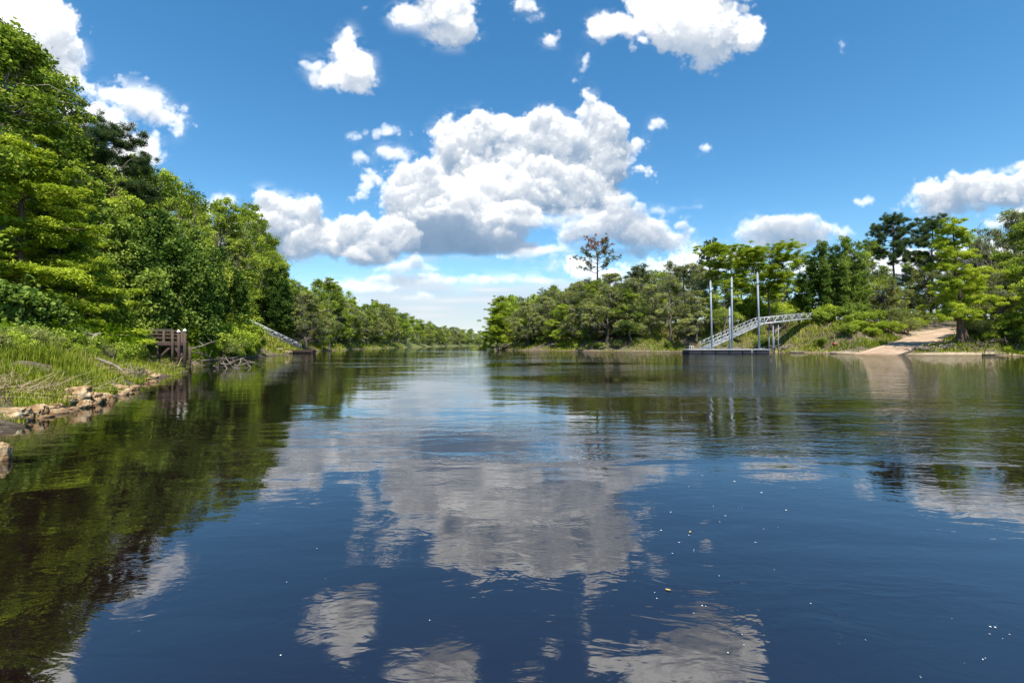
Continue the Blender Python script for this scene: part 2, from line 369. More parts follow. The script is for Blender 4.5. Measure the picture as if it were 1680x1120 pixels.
def puff(blobs, rng, amp=1.0, soft=10., k=.055, ksun=.02, flat=None, zs=3, wisp=0.0, depth=1.0, warp=1.0):
    """volumetric cumulus from ellipsoids: returns (x0, y0, alpha, light)"""
    B = np.array(blobs, np.float32)
    pad = 34
    x0 = max(CX0, (B[:, 0] - B[:, 2]).min() - pad); x1 = min(CX1, (B[:, 0] + B[:, 2]).max() + pad)
    y0 = max(CY0, (B[:, 1] - B[:, 3]).min() - pad); y1 = min(CY1, (B[:, 1] + B[:, 3]).max() + pad)
    x0 = int((x0 - CX0) // CS) * CS + CX0; y0 = int((y0 - CY0) // CS) * CS + CY0
    nx = int((x1 - x0) // CS); ny = int((y1 - y0) // CS)
    rz = np.minimum(np.maximum(B[:, 2], B[:, 3]), 1.6 * np.minimum(B[:, 2], B[:, 3])) * depth
    zc = B[:, 4] if B.shape[1] > 4 else rng.uniform(-.3, .3, len(B)) * rz
    zm = (np.abs(zc) + rz).max() + 14
    nz = max(6, int(2 * zm / zs))
    X = (x0 + CS * np.arange(nx, dtype=np.float32))[None, :, None]
    Y = (y0 + CS * np.arange(ny, dtype=np.float32))[:, None, None]
    Z = (-zm + zs * np.arange(nz, dtype=np.float32))[None, None, :]
    F = np.full((ny, nx, nz), -60, np.float32)
    shp = (ny, nx, nz)
    med = float(np.median(np.minimum(B[:, 2], B[:, 3])))
    wa = min(1., med / 30)
    nz3 = lambda c: vnoise(shp, (c / CS, c / CS, max(1.2, c / zs)), rng)
    Xw = X + wa * (20 * nz3(46) + 9 * nz3(18)) * warp
    Yw = Y + wa * (16 * nz3(46) + 8 * nz3(18)) * warp
    for i, b in enumerate(B):
        m = 60
        ia, ib = [int(np.clip((v - x0) / CS, 0, nx)) for v in (b[0] - b[2] - m, b[0] + b[2] + m)]
        ja, jb = [int(np.clip((v - y0) / CS, 0, ny)) for v in (b[1] - b[3] - m, b[1] + b[3] + m)]
        if ib <= ia or jb <= ja: continue
        q = np.sqrt(((Xw[ja:jb, ia:ib] - b[0]) / b[2]) ** 2 + ((Yw[ja:jb, ia:ib] - b[1]) / b[3]) ** 2 + ((Z - zc[i]) / rz[i]) ** 2)
        d = (1 - q) * min(b[2], b[3], rz[i]) * 1.15
        S = F[ja:jb, ia:ib]
        h = np.clip(.5 + .5 * (d - S) / 9, 0, 1)          # smooth union
        F[ja:jb, ia:ib] = S + (d - S) * h + 9 * h * (1 - h)
    sz = float(np.median(np.minimum(B[:, 2], B[:, 3])))
    a0 = amp * sz
    N = np.zeros_like(F)
    for c, w in ((44, .30), (22, .34), (11, .26), (5.5, .16), (3, .08)):
        n = vnoise(F.shape, (c / CS, c / CS, max(1.2, c / zs)), rng)
        N += w * (np.abs(n) * 2.2 - .75 if c < 40 else n)
    fine = nz3(1.6)
    F += a0 * N + a0 * .10 * fine - wisp * sz * (.5 + .9 * vnoise(F.shape, (14 / CS, 22 / CS, 8), rng))
    if flat is not None:                                   # flat condensation level under the cloud
        base = flat[0] + flat[1] * vnoise((1, nx, nz), (1, 60 / CS, 16), rng)
        F = np.minimum(F, (base - Y) * .6)
    D = np.clip(F / soft, 0, 1); D = D * D * (3 - 2 * D)
    # sun from above, a little to the left and from behind the viewer
    tau = np.zeros((nx, nz), np.float32); Ls = np.empty_like(D)
    fz, fx = .45 * CS / zs, .2
    for j in range(ny):
        t = tau
        t = t * (1 - fz) + fz * np.concatenate([t[:, :1] * 0, t[:, :-1]], 1)   # index 0 = nearest the viewer
        t = t * (1 - fx) + fx * np.concatenate([t[:1] * 0, t[:-1]], 0)
        tau = t + D[j] * CS
        Ls[j] = tau
    light = .50 * np.exp(-ksun * 3.6 * Ls) + .50 * np.exp(-ksun * .8 * Ls)
    # fraction of open sky: near the surface of the cloud it is larger
    ext = D * k * zs
    cum = np.cumsum(ext, 2) - ext
    Tv = np.exp(-cum) * (1 - np.exp(-ext))
    alpha = Tv.sum(2)
    li = (Tv * light).sum(2) / np.maximum(alpha, 1e-4)
    return x0, y0, alpha, li

def build_clouds():
    rng = np.random.default_rng(7)
    A = np.zeros((CH, CW), np.float32); L = np.ones((CH, CW), np.float32) * .8
    def over(res, op=1., gain=1., lift=0.):
        x0, y0, a, l = res
        i, j = (x0 - CX0) // CS, (y0 - CY0) // CS
        h, w = a.shape
        a = np.clip(a * op, 0, 1); l = np.clip(l * gain + lift, 0, 1)
        As, Lsub = A[j:j + h, i:i + w], L[j:j + h, i:i + w]
        out = a + As * (1 - a)
        L[j:j + h, i:i + w] = (l * a + Lsub * As * (1 - a)) / np.maximum(out, 1e-4)
        A[j:j + h, i:i + w] = out
    # flat veil low over the river
    yy = (CY0 + CS * np.arange(CH, dtype=np.float32))[:, None]; xx = (CX0 + CS * np.arange(CW, dtype=np.float32))[None]
    sv = vnoise((CH, CW), (7 / CS, 120 / CS), rng) * .5 + vnoise((CH, CW), (4 / CS, 60 / CS), rng) * .3 + vnoise((CH, CW), (20 / CS, 50 / CS), rng) * .4
    v = np.clip((yy - 452 - 10 * vnoise((CH, CW), (900, 40 / CS), rng)) / 26 + .35 * sv, 0, 1)
    v *= np.clip((xx - 440 - (yy - 450) * -.6) / 200, 0, 1) * np.clip((1120 - xx) / 160, 0, 1)
    v *= np.clip(1.25 - (yy - 450) / 260, .75, 1)
    A[:] = np.clip(v * .80 + .15 * v * sv, 0, 1); L[:] = np.clip(.60 + .10 * sv - (yy - 470) * .0012, .4, .75)
    P = lambda bl, op=1., gain=1., lift=0., **kw: over(puff(bl, rng, **kw), op, gain, lift)
    # low banks behind the trees on the right and the left
    P([(1160, 440, 50, 18), (1125, 434, 26, 16), (1205, 430, 40, 18), (1060, 450, 60, 14), (960, 440, 26, 26), (1000, 455, 40, 14)], ksun=.012)
    P([(1450, 440, 120, 20), (1560, 442, 110, 22), (1330, 446, 60, 16), (1680, 430, 90, 30)], ksun=.014, wisp=.3)
    P([(600, 470, 70, 8), (560, 462, 40, 5), (760, 455, 80, 7), (870, 458, 60, 6)], op=.8, ksun=.01)
    # main cumulus
    P([(800, 222, 50, 40, 10), (748, 245, 52, 46, 0), (845, 215, 40, 36, 20), (905, 220, 52, 42, 0), (955, 230, 40, 38, 10), (985, 215, 38, 42, 0),
       (972, 186, 22, 26, 0), (970, 165, 9, 9, 0), (1008, 205, 22, 26, -5), (1030, 290, 40, 16, 0), (1000, 260, 44, 46, 0),
       (870, 300, 130, 66, 20), (790, 300, 90, 62, 10), (940, 320, 90, 44, 0)], amp=.36, k=.08, ksun=.022, flat=(352, 5), warp=.8)
    P([(690, 305, 46, 40, 0), (655, 330, 26, 44, 0), (720, 345, 80, 56, 10), (770, 390, 110, 34, 20), (700, 385, 56, 36, 10), (830, 350, 70, 30, 0), (840, 405, 60, 14, 10)],
      amp=.36, k=.08, ksun=.024, flat=(421, 5), warp=.8)
    # undersides of the main cloud, turned away from the sun
    P([(705, 385, 46, 28), (760, 398, 90, 24), (820, 404, 60, 18), (680, 365, 34, 22), (740, 370, 50, 20)], op=.95, gain=.22, amp=.3, soft=16, k=.06, ksun=.02, flat=(424, 4))
    P([(960, 322, 62, 13), (900, 326, 40, 9), (1010, 318, 34, 13), (940, 305, 34, 9)], op=.8, gain=.55, amp=.35, soft=16, k=.05, ksun=.02)
    P([(850, 352, 40, 12), (880, 340, 40, 8)], op=.7, gain=.6, amp=.3, soft=14, k=.05)
    P([(900, 265, 40, 12), (860, 250, 24, 10), (1000, 265, 26, 12)], op=.4, gain=.6, amp=.4, soft=20, k=.03)
    P([(800, 300, 50, 26, -20), (760, 320, 44, 24, -20), (850, 310, 46, 18, -20)], op=.8, amp=.5, ksun=.012, flat=(340, 5))
    P([(850, 366, 52, 9), (900, 362, 60, 11), (960, 350, 56, 13), (800, 358, 28, 9)], amp=.5, ksun=.018, wisp=.15, op=.9)
    # left bank of cumulus
    P([(452, 335, 36, 28), (430, 372, 46, 42), (505, 352, 24, 24), (490, 388, 50, 40), (545, 392, 36, 28), (400, 400, 40, 40), (450, 415, 44, 20)],
      amp=.36, k=.08, ksun=.028, flat=(438, 7), warp=.8)
    P([(430, 420, 50, 16), (480, 424, 40, 12), (400, 410, 40, 20)], op=.75, gain=.45, amp=.3, soft=18, k=.05, flat=(440, 4))
    P([(590, 374, 34, 28), (632, 384, 36, 30), (610, 408, 50, 26), (565, 400, 24, 20), (660, 380, 22, 18)], amp=.38, k=.08, ksun=.028, flat=(440, 4), warp=.7)
    P([(620, 428, 40, 12), (590, 432, 24, 8)], op=.8, gain=.35, amp=.3, soft=14, k=.05, flat=(441, 3))
    P([(582, 414, 22, 15), (600, 420, 18, 10)], amp=.5, ksun=.02)
    P([(680, 424, 15, 12), (686, 414, 6, 8), (660, 436, 40, 12), (705, 440, 30, 7), (655, 458, 50, 10), (700, 462, 28, 10), (620, 460, 22, 8)], amp=.5, ksun=.03, flat=(470, 2))
    P([(690, 482, 20, 9), (700, 486, 18, 8), (672, 490, 14, 5)], amp=.4, ksun=.035, flat=(494, 1))
    # right hand tail
    P([(985, 372, 46, 24), (945, 380, 36, 18), (1045, 376, 58, 28), (1020, 352, 40, 20), (1010, 335, 40, 16), (1090, 392, 50, 16), (1095, 385, 34, 12), (1070, 400, 44, 14), (1040, 412, 30, 10), (1115, 365, 14, 12), (1130, 378, 18, 7)],
      amp=.55, ksun=.03, wisp=.1, warp=.6)
    P([(1085, 346, 26, 6), (1120, 340, 26, 5), (1140, 338, 10, 3)], amp=.6, wisp=.3)
    P([(880, 412, 44, 12), (915, 410, 20, 8), (840, 420, 30, 7), (905, 436, 12, 10), (890, 445, 28, 7)], amp=.6, ksun=.02, wisp=.15)
    # upper cumulus fragments
    P([(572, 52, 13, 16), (568, 78, 22, 24), (585, 105, 32, 28), (560, 122, 38, 22), (600, 125, 26, 22), (590, 140, 30, 14)], warp=.35, amp=.5, ksun=.007, k=.07)
    P([(515, 112, 16, 9), (520, 132, 14, 16), (498, 100, 12, 6)], amp=.8, wisp=.45, ksun=.01)
    P([(690, 28, 40, 20), (738, 8, 44, 36), (757, 48, 24, 30), (664, 26, 18, 14), (720, -30, 60, 34), (735, 60, 34, 18)], warp=.5, amp=.5, ksun=.006, k=.07)
    P([(1000, 42, 34, 22), (1030, 50, 18, 18), (1048, 70, 13, 12)], amp=.55, warp=.5, ksun=.008, k=.07)
    P([(1130, 30, 80, 46), (1095, 2, 56, 34), (1155, 75, 36, 34), (1208, 50, 32, 26), (1150, -40, 90, 40), (1100, 60, 36, 24), (1155, 100, 18, 12)], warp=.5, amp=.5, ksun=.006, k=.07)
    for b, w in (((905, 63, 13, 10), .3), ((1075, 206, 14, 11), .3), ((860, 12, 24, 10), .55), ((880, 32, 12, 7), .6), ((962, 105, 8, 16), .45), ((955, 128, 8, 12), .5),
                 ((610, 288, 16, 14), .15), ((606, 312, 18, 14), .3), ((640, 222, 22, 9), .5), ((590, 218, 16, 8), .6), ((592, 258, 14, 7), .35), ((1412, 327, 15, 8), .35),
                 ((1383, 75, 7, 7), .6), ((1160, 242, 10, 6), .7), ((600, 15, 10, 6), .75)):
        P([b], amp=1.1, wisp=w + .12, ksun=.012, soft=9, k=.05)
    P([(648, 252, 30, 13), (668, 262, 20, 10), (635, 245, 16, 9)], amp=.6, wisp=.2, ksun=.01)
    # right
    P([(1275, 372, 60, 20), (1320, 360, 26, 14), (1350, 374, 30, 13), (1235, 380, 36, 14), (1290, 392, 84, 18), (1385, 382, 20, 9)], amp=.5, ksun=.03, wisp=.08, warp=.6)
    P([(1545, 324, 52, 28), (1600, 314, 54, 26), (1650, 314, 56, 28), (1510, 338, 28, 12), (1700, 305, 50, 34), (1580, 338, 60, 12), (1770, 320, 70, 30)], amp=.45, ksun=.024, warp=.6)
    P([(1610, 285, 28, 9), (1650, 278, 30, 8), (1690, 268, 30, 14)], amp=.6, wisp=.2)
    P([(1660, 362, 50, 12), (1700, 350, 40, 16), (1780, 380, 80, 24)], amp=.5, wisp=.1)
    # left
    P([(40, 55, 60, 40), (85, 92, 34, 34), (20, 20, 60, 34), (70, 40, 34, 22), (-50, 50, 90, 60), (60, 105, 60, 34), (30, 60, 90, 56), (110, 110, 22, 22)], amp=.6, ksun=.005, wisp=.1, k=.06)
    P([(178, 150, 48, 18), (225, 170, 50, 21), (272, 194, 40, 17), (298, 205, 16, 8)], amp=.7, wisp=.18, ksun=.008)
    P([(255, 150, 22, 6), (215, 120, 14, 4), (305, 188, 14, 5)], amp=.9, wisp=.5, ksun=.01)
    P([(175, 190, 30, 20), (200, 205, 22, 16), (238, 235, 24, 22), (250, 258, 20, 16), (210, 250, 40, 30), (160, 280, 60, 40), (120, 200, 30, 30)], amp=.5, ksun=.007)
    P([(362, 330, 20, 10), (340, 345, 30, 14)], amp=.5, ksun=.01)
    P([(-120, 180, 70, 30), (-90, 240, 60, 24)], amp=.5, ksun=.01)
    # torn translucent fringes: a blurred copy of the cover broken up by fine wisps
    def blur(a, r):
        for ax in (0, 1):
            for _ in (0, 1):
                k = np.cumsum(np.pad(a, [(r + 1, r) if i == ax else (0, 0) for i in (0, 1)], mode='edge'), ax)
                n = a.shape[ax]; a = (np.take(k, np.arange(2 * r + 1, 2 * r + 1 + n), ax) - np.take(k, np.arange(0, n), ax)) / (2 * r + 1)
        return a
    wsp = .5 + .55 * vnoise((CH, CW), (16, 26), rng) + .35 * vnoise((CH, CW), (7, 11), rng) + .2 * vnoise((CH, CW), (3, 5), rng)
    big = np.clip(.35 + .9 * vnoise((CH, CW), (90, 120), rng), 0, 1)
    Bl = blur(A, 9); Lb = blur(A * L, 9) / np.maximum(Bl, 1e-3)
    fr = np.clip(Bl * 1.5, 0, 1) * np.clip(wsp * 1.6 - .45, 0, 1) * (.04 + .75 * big)
    A = .25 * blur(A, 1) + .75 * A
    new = np.maximum(A, np.clip(fr, 0, .8)); L = np.where(A > .02, L, Lb); L = (L * A + np.maximum(Lb, .6) * (new - A)) / np.maximum(new, 1e-3)
    A = new
    return np.clip(A, 0, 1), np.clip(L * 1.03 + .01, 0, 1)
# ------------------------------------------------------------------ vegetation
def unit(v): return v / (np.linalg.norm(v, axis=-1, keepdims=True) + 1e-9)
def leaf_cloud(cen, rad, n, L, W, rng, flat=.75, up=.6, droop=0., tint=None, shell=.45, spread=.9):
    """n leaves about each centre; returns V, Q, tint"""
    cen = np.repeat(cen, n, 0); r = np.repeat(rad, n)
    d = unit(rng.standard_normal((len(cen), 3)))
    u = rng.uniform(0, 1, len(cen)) ** shell
    p = cen + d * (r * u)[:, None] * np.array([1, 1, flat])
    nrm = unit(d * .8 + np.array([0, 0, up]) + rng.standard_normal(d.shape) * spread * .95)
    a = unit(np.cross(nrm, rng.standard_normal(d.shape)) + np.array([0, 0, -droop]))
    b = unit(np.cross(nrm, a))
    s = rng.uniform(.5, 1.5, len(p))[:, None]
    V = np.stack([p - a * L * .5 * s, p + b * W * .5 * s + a * L * .08 * s, p + a * L * .5 * s, p - b * W * .5 * s + a * L * .08 * s], 1).reshape(-1, 3)
    Q = np.arange(len(p) * 4).reshape(-1, 4)
    base = np.repeat(rng.normal(.45, .13, len(rad)) if tint is None else tint, n)
    return V, Q, np.clip(base + rng.normal(0, .23, len(p)), 0, 1)
def join_leaves(parts):
    V = []; Q = []; T = []; n = 0
    for v, q, t in parts: V.append(v); Q.append(q + n); T.append(t); n += len(v)
    return np.concatenate(V), np.concatenate(Q), np.concatenate(T)
def leaf_mesh(name, parts):
    V, Q, T = join_leaves(parts); return raw_mesh(name, V, [Q], tint=T)
def curve(a, b, k, rng, sag=.0, wob=.06):
    a = np.asarray(a, float); b = np.asarray(b, float); t = np.linspace(0, 1, k)[:, None]
    L = np.linalg.norm(b - a); w = rng.standard_normal((k, 3)) * wob * L * np.sin(np.pi * t)
    return a + (b - a) * t + w + np.array([0, 0, 1.]) * sag * L * np.sin(np.pi * t)

class Proto:
    def __init__(s, parts, H, R): s.parts = parts; s.H = H; s.R = R      # parts: list of (name, mesh, material)

def lobed_tree(name, seed, H, R, leaf, bark, base=.32, nl=12, ncl=20, nleaf=110, L=.17, W=.10, cr=(.5, .85), top=1., flatlobe=.75, lean=0., tr=.26, gap=.0,
               skirt=False, moss=0, flat=.7, tintvar=.19, forks=1, lobe=.36, bare=0):
    rng = np.random.default_rng(seed)
    mb = MB(); tips = []
    th = H * base
    topz = H * .80
    trunk = curve((0, 0, -.6), (lean * H, rng.normal(0, .04) * H, topz), 9, rng, 0, .018)
    rad = np.interp(np.linspace(0, 1, 9), [0, .06, .15, 1], [tr * 1.6, tr * 1.15, tr, tr * .18])
    mb.tube(trunk, rad, 7)
    def tp(z): return np.array([np.interp(z, trunk[:, 2], trunk[:, i]) for i in (0, 1)] + [z])
    lobes = []
    for i in range(nl):
        t = (i + .5) / nl
        an = i * 2.39996 + rng.uniform(-.5, .5)
        prof = math.sin(math.pi * (.18 + .80 * t ** top)) ** .8 if not skirt else (1 - .55 * t)
        rr = R * prof * rng.uniform(.50, .82)
        zb = .02 if skirt else base
        z = H * (zb + (.92 - zb) * t) + rng.normal(0, .03) * H
        lr = R * lobe * rng.uniform(.75, 1.25) * (1.05 - .35 * t)
        c = np.array([rr * math.cos(an), rr * math.sin(an), min(z, H - lr * flatlobe)]) + np.array([lean * z, 0, 0])
        lobes.append((c, lr))
    lobes.append((np.array([lean * H + rng.normal(0, .1) * R, rng.normal(0, .1) * R, H - R * lobe * .62]), R * lobe * .8))
    cens = []; rads = []; tints = []
    for c, lr in lobes:
        h0 = max(th * .75 if not skirt else .6, min(c[2] - .55 * np.hypot(c[0], c[1]), topz * .97))
        p0 = tp(h0); r0 = np.interp(h0, trunk[:, 2], rad) * .55
        br = curve(p0, c, 6, rng, .05, .05); mb.tube(br, np.linspace(r0, max(.025, r0 * .28), 6), 5, cap=False)
        n = max(5, int(ncl * rng.uniform(.7, 1.2) * (lr / (R * lobe)) ** 1.6))
        d = unit(rng.standard_normal((n, 3)) + np.array([0, 0, .25])); q = c + d * lr * (rng.uniform(.35, 1.05, n) ** .6)[:, None] * np.array([1, 1, flatlobe])
        if gap: q = q[rng.uniform(0, 1, n) > gap]
        lt = rng.normal(.45, tintvar)
        for k in q:
            if k[2] < .25: k[2] = .25 + rng.uniform(0, .3)
            cens.append(k); rads.append(rng.uniform(*cr)); tints.append(np.clip(lt + rng.normal(0, .12), .02, .95))
            s0 = br[rng.integers(3, 6)]
            mb.tube(curve(s0, k, 4, rng, .03, .06), np.linspace(max(.022, r0 * .2), .010, 4), 3, cap=False)
    for _ in range(bare):                                  # dead bare boughs standing out of the crown
        c, lr = lobes[rng.integers(0, len(lobes))]
        p0 = tp(min(max(th, c[2] * .7), topz)); e = c * np.array([1.5, 1.5, 1.08])
        b1 = curve(p0, e, 7, rng, .05, .06); mb.tube(b1, np.linspace(.09, .012, 7), 4, cap=False)
        for k in range(5):
            s0 = b1[rng.integers(3, 7)]; mb.tube(curve(s0, s0 + rng.normal(0, .9, 3) + np.array([0, 0, .5]), 4, rng, .05, .1), np.linspace(.03, .008, 4), 3, cap=False)
    cens = np.array(cens); rads = np.array(rads); tints = np.array(tints)
    parts = [leaf_cloud(cens, rads, nleaf, L, W, rng, flat, tint=tints)]
    # a thin scatter of stray leaves keeps the outline ragged
    parts.append(leaf_cloud(cens, rads * 1.7, max(4, nleaf // 7), L, W, rng, .9, tint=tints, shell=.8))
    out = [('trunk', mb.mesh(name + '_trunk', True), bark), ('crown', leaf_mesh(name + '_crown', parts), leaf)]
    if moss:
        low = cens[rng.integers(0, len(cens), moss)]
        k = 26
        p = np.repeat(low, k, 0) + rng.normal(0, .22, (len(low) * k, 3)) * np.array([1, 1, .5])
        ln = rng.uniform(.25, 1.0, len(p))[:, None]; w = .035
        a = unit(rng.standard_normal((len(p), 3)) * np.array([1, 1, .1])) * w
        dn = np.array([0, 0, -1.]) * ln + rng.normal(0, .06, (len(p), 3))
        V = np.stack([p - a, p + a, p + a * .6 + dn * .6, p + dn], 1).reshape(-1, 3)
        out.append(('moss', raw_mesh(name + '_moss', V, [np.arange(len(V)).reshape(-1, 4)], tint=np.clip(rng.normal(.5, .2, len(p)), 0, 1)), M['moss']))
    return Proto(out, H, R)

def drape_tree(name, seed, H, R, leaf, bark, nleaf=70, L=.17, W=.13):
    """a tree smothered in vines: leaf curtains hang from the crown to the ground"""
    rng = np.random.default_rng(seed); mb = MB()
    tr = curve((0, 0, -.6), (rng.normal(0, .3), 0, H * .85), 8, rng, 0, .02); mb.tube(tr, np.linspace(.3, .06, 8), 6)
    cens = []; rads = []; tints = []
    ncol = 15
    for i in range(ncol):
        an = i * 2.39996 + rng.uniform(-.4, .4); f = math.sqrt((i + .5) / ncol)
        x, y = R * f * math.cos(an) * rng.uniform(.75, 1.05), R * f * math.sin(an) * rng.uniform(.75, 1.05)
        topz = H * (1 - .45 * f * f) * rng.uniform(.82, 1.02); wid = R * rng.uniform(.20, .32)
        low = topz * rng.uniform(0, .25) if rng.uniform() < .7 else topz * .5
        b = curve(tr[5], (x, y, topz - wid), 5, rng, .12, .04); mb.tube(b, np.linspace(.09, .025, 5), 4, cap=False)
        n = int((topz - low) / .34 * 2.6); lt = rng.normal(.42, .16)
        z = low + (topz - low) * rng.uniform(0, 1, n) ** .85
        w = wid * np.where(z > topz - wid, 1.0, .72 + .3 * np.sin(z * 1.7 + i))
        a2 = rng.uniform(0, 2 * np.pi, n); rr = w * np.sqrt(rng.uniform(.25, 1, n)) * np.sqrt(np.clip((topz - z) / wid, .05, 1))
        for q in range(n):
            cens.append((x + rr[q] * math.cos(a2[q]), y + rr[q] * math.sin(a2[q]), max(.25, z[q]))); rads.append(rng.uniform(.32, .55)); tints.append(np.clip(lt + rng.normal(0, .08), 0, 1))
    cens = np.array(cens); rads = np.array(rads); tints = np.array(tints)
    parts = [leaf_cloud(cens, rads, nleaf, L, W, rng, .9, up=.45, droop=.6, tint=tints), leaf_cloud(cens, rads * 1.6, 8, L, W, rng, 1., tint=tints, shell=.8)]
    return Proto([('trunk', mb.mesh(name + '_trunk', True), bark), ('crown', leaf_mesh(name + '_crown', parts), leaf)], H, R)

def cypress_tree(name, seed, H, R, base=.22, nb=34, flat_top=False, lean=0., tr=.34, L=.20, W=.055, nleaf=150):
    rng = np.random.default_rng(seed); mb = MB()
    k = 12
    trunk = curve((0, 0, -.8), (lean * H, 0, H * .97), k, rng, 0, .010); zz = np.linspace(0, 1, k)
    mb.tube(trunk, np.interp(zz, [0, .05, .12, .25, 1], [tr * 2.0, tr * 1.5, tr * 1.05, tr * .8, .04]), 9)
    for i in range(7):                                     # buttress ribs
        an = i * .9 + rng.uniform(-.2, .2); e = np.array([math.cos(an), math.sin(an), 0])
        mb.tube([e * tr * 2.6 + [0, 0, -.5], e * tr * 1.7 + [0, 0, .5], e * tr * .8 + [0, 0, 2.2]], [tr * .55, tr * .4, tr * .12], 5)
    cens = []; rads = []; tints = []
    for i in range(nb):
        t = (i + rng.uniform(0, 1)) / nb
        z = H * (base + (.97 - base) * t); an = rng.uniform(0, 2 * np.pi)
        if flat_top: ln = R * (.35 + .75 * t ** .8) * rng.uniform(.6, 1.05) * (1 if t < .93 else .8)
        else: ln = R * (1.0 - .72 * t ** 1.3) * rng.uniform(.55, 1.1)
        p0 = np.array([np.interp(z, trunk[:, 2], trunk[:, j]) for j in (0, 1)] + [z])
        rise = (.30 if flat_top else .05) + rng.normal(0, .2)
        e = p0 + np.array([math.cos(an), math.sin(an), rise]) * ln
        if e[2] > H: e[2] = H - rng.uniform(0, .4)
        b = curve(p0, e, 7, rng, .07, .03); mb.tube(b, np.linspace(.075 * (1 - .6 * t), .012, 7), 4, cap=False)
        lt = rng.normal(.5, .17); m = max(5, int(ln * 4.2))
        for q in range(m):
            s = rng.uniform(.28, 1.0); f = s * 6; j = min(5, int(f)); c = b[j] + (b[j + 1] - b[j]) * (f - j)
            c = c + rng.normal(0, .30 + .18 * ln * s * .6, 3) * np.array([1, 1, .48])
            cens.append(c); rads.append(rng.uniform(.30, .60)); tints.append(np.clip(lt + rng.normal(0, .08), 0, 1))
    cens = np.array(cens); rads = np.array(rads); tints = np.array(tints)
    parts = [leaf_cloud(cens, rads, nleaf, L, W, rng, .5, up=.8, tint=tints, droop=.4), leaf_cloud(cens, rads * 1.5, nleaf // 7, L, W, rng, .6, up=1., tint=tints, shell=.8)]
    return Proto([('trunk', mb.mesh(name + '_trunk', True), M['bark_red']), ('crown', leaf_mesh(name + '_crown', parts), M['cypress'])], H, R)

def pine_tree(name, seed, H, R, base=.55, nb=16, sparse=False, rust=False, tr=.24):
    rng = np.random.default_rng(seed); mb = MB()
    trunk = curve((0, 0, -.5), (rng.normal(0, .02) * H, 0, H * .97), 10, rng, 0, .003)
    mb.tube(trunk, np.interp(np.linspace(0, 1, 10), [0, .05, .6, 1], [tr * 1.3, tr, tr * .7, .05]), 8)
    G = []; B = []
    for i in range(nb):
        t = (i + .5) / nb; z = H * (base + (.95 - base) * t); an = i * 2.39996 + rng.uniform(-.5, .5)
        ln = R * (math.sin(math.pi * (.30 + .62 * t)) ** .7) * rng.uniform(.55, 1.1)
        p0 = np.array([np.interp(z, trunk[:, 2], trunk[:, j]) for j in (0, 1)] + [z])
        e = p0 + np.array([math.cos(an), math.sin(an), (.50 if sparse else .22) + .35 * t + rng.normal(0, .16)]) * ln
        e[2] = min(e[2], H - .2)
        b = curve(p0, e, 6, rng, -.06, .05); mb.tube(b, np.linspace(.075, .02, 6), 4, cap=False)
        m = int((3 if sparse else 8) + ln * (2.8 if sparse else 5.0))
        for q in range(m):
            s = rng.uniform(.45, 1.02); f = min(4.99, s * 5); j = int(f); c = b[j] + (b[j + 1] - b[j]) * (f - j)
            c2 = c + rng.normal(0, .42, 3) * np.array([1, 1, .75])
            mb.tube(curve(c, c2, 3, rng, .05, .05), [.016, .012, .008], 3, cap=False)
            (B if rust and (t > .58 or rng.uniform() < .2) else G).append(c2)
    def tuft(cs, n):
        cs = np.array(cs); p = np.repeat(cs, n, 0); d = unit(rng.standard_normal(p.shape) + np.array([0, 0, .25]))
        ln = rng.uniform(.2, .40, len(p))[:, None]; a = unit(np.cross(d, rng.standard_normal(p.shape))) * .016
        q = p + rng.normal(0, .12, p.shape)
        V = np.stack([q - a, q + a, q + d * ln + a * .4, q + d * ln - a * .4], 1).reshape(-1, 3)
        return V, np.arange(len(V)).reshape(-1, 4), np.clip(np.repeat(rng.normal(.45, .15, len(cs)), n) + rng.normal(0, .12, len(p)), 0, 1)
    n = 70 if sparse else 110
    out = [('trunk', mb.mesh(name + '_trunk', True), M['bark_pine']), ('crown', leaf_mesh(name + '_crown', [tuft(G, n)]), M['pine'])]
    if rust and B: out.append(('dead_needles', leaf_mesh(name + '_dead', [tuft(B, n)]), M['rust']))
    return Proto(out, H, R)

def bush(name, seed, H, R, leaf, nleaf=70, L=.14, W=.07, ncl=60, flat=.8, up=.5, droop=0., cr=(.25, .45)):
    rng = np.random.default_rng(seed); mb = MB(); cens = []
    nl = 6
    for i in range(nl):
        an = i * 2.4 + rng.uniform(-.4, .4); rr = R * .55 * rng.uniform(.4, 1.1) * (i > 0)
        lr = R * rng.uniform(.42, .62); zc = H * rng.uniform(.45, .7) if i else H - lr * .8
        c = np.array([rr * math.cos(an), rr * math.sin(an), zc])
        st = curve((rng.normal(0, .1), rng.normal(0, .1), -.3), c, 5, rng, .02, .05); mb.tube(st, np.linspace(.045, .018, 5), 4, cap=False)
        n = ncl // nl; d = unit(rng.standard_normal((n, 3)) + [0, 0, .2])
        q = c + d * lr * (rng.uniform(.3, 1.05, n) ** .6)[:, None] * np.array([1, 1, H / R * .6 if H > R else .8])
        q[:, 2] = np.maximum(q[:, 2], .15 + rng.uniform(0, .25, n)); cens += list(q)
        for k in q[::2]: mb.tube(curve(st[3], k, 3, rng, .02, .06), [.016, .012, .007], 3, cap=False)
    cens = np.array(cens); rads = rng.uniform(*cr, len(cens)); tints = np.clip(rng.normal(.5, .15, len(cens)), 0, 1)
    parts = [leaf_cloud(cens, rads, nleaf, L, W, rng, flat, up=up, droop=droop, tint=tints), leaf_cloud(cens, rads * 1.7, nleaf // 7, L, W, rng, 1., tint=tints, shell=.8)]
    return Proto([('stem', mb.mesh(name + '_stem', True), M['bark']), ('foliage', leaf_mesh(name + '_foliage', parts), leaf)], H, R)

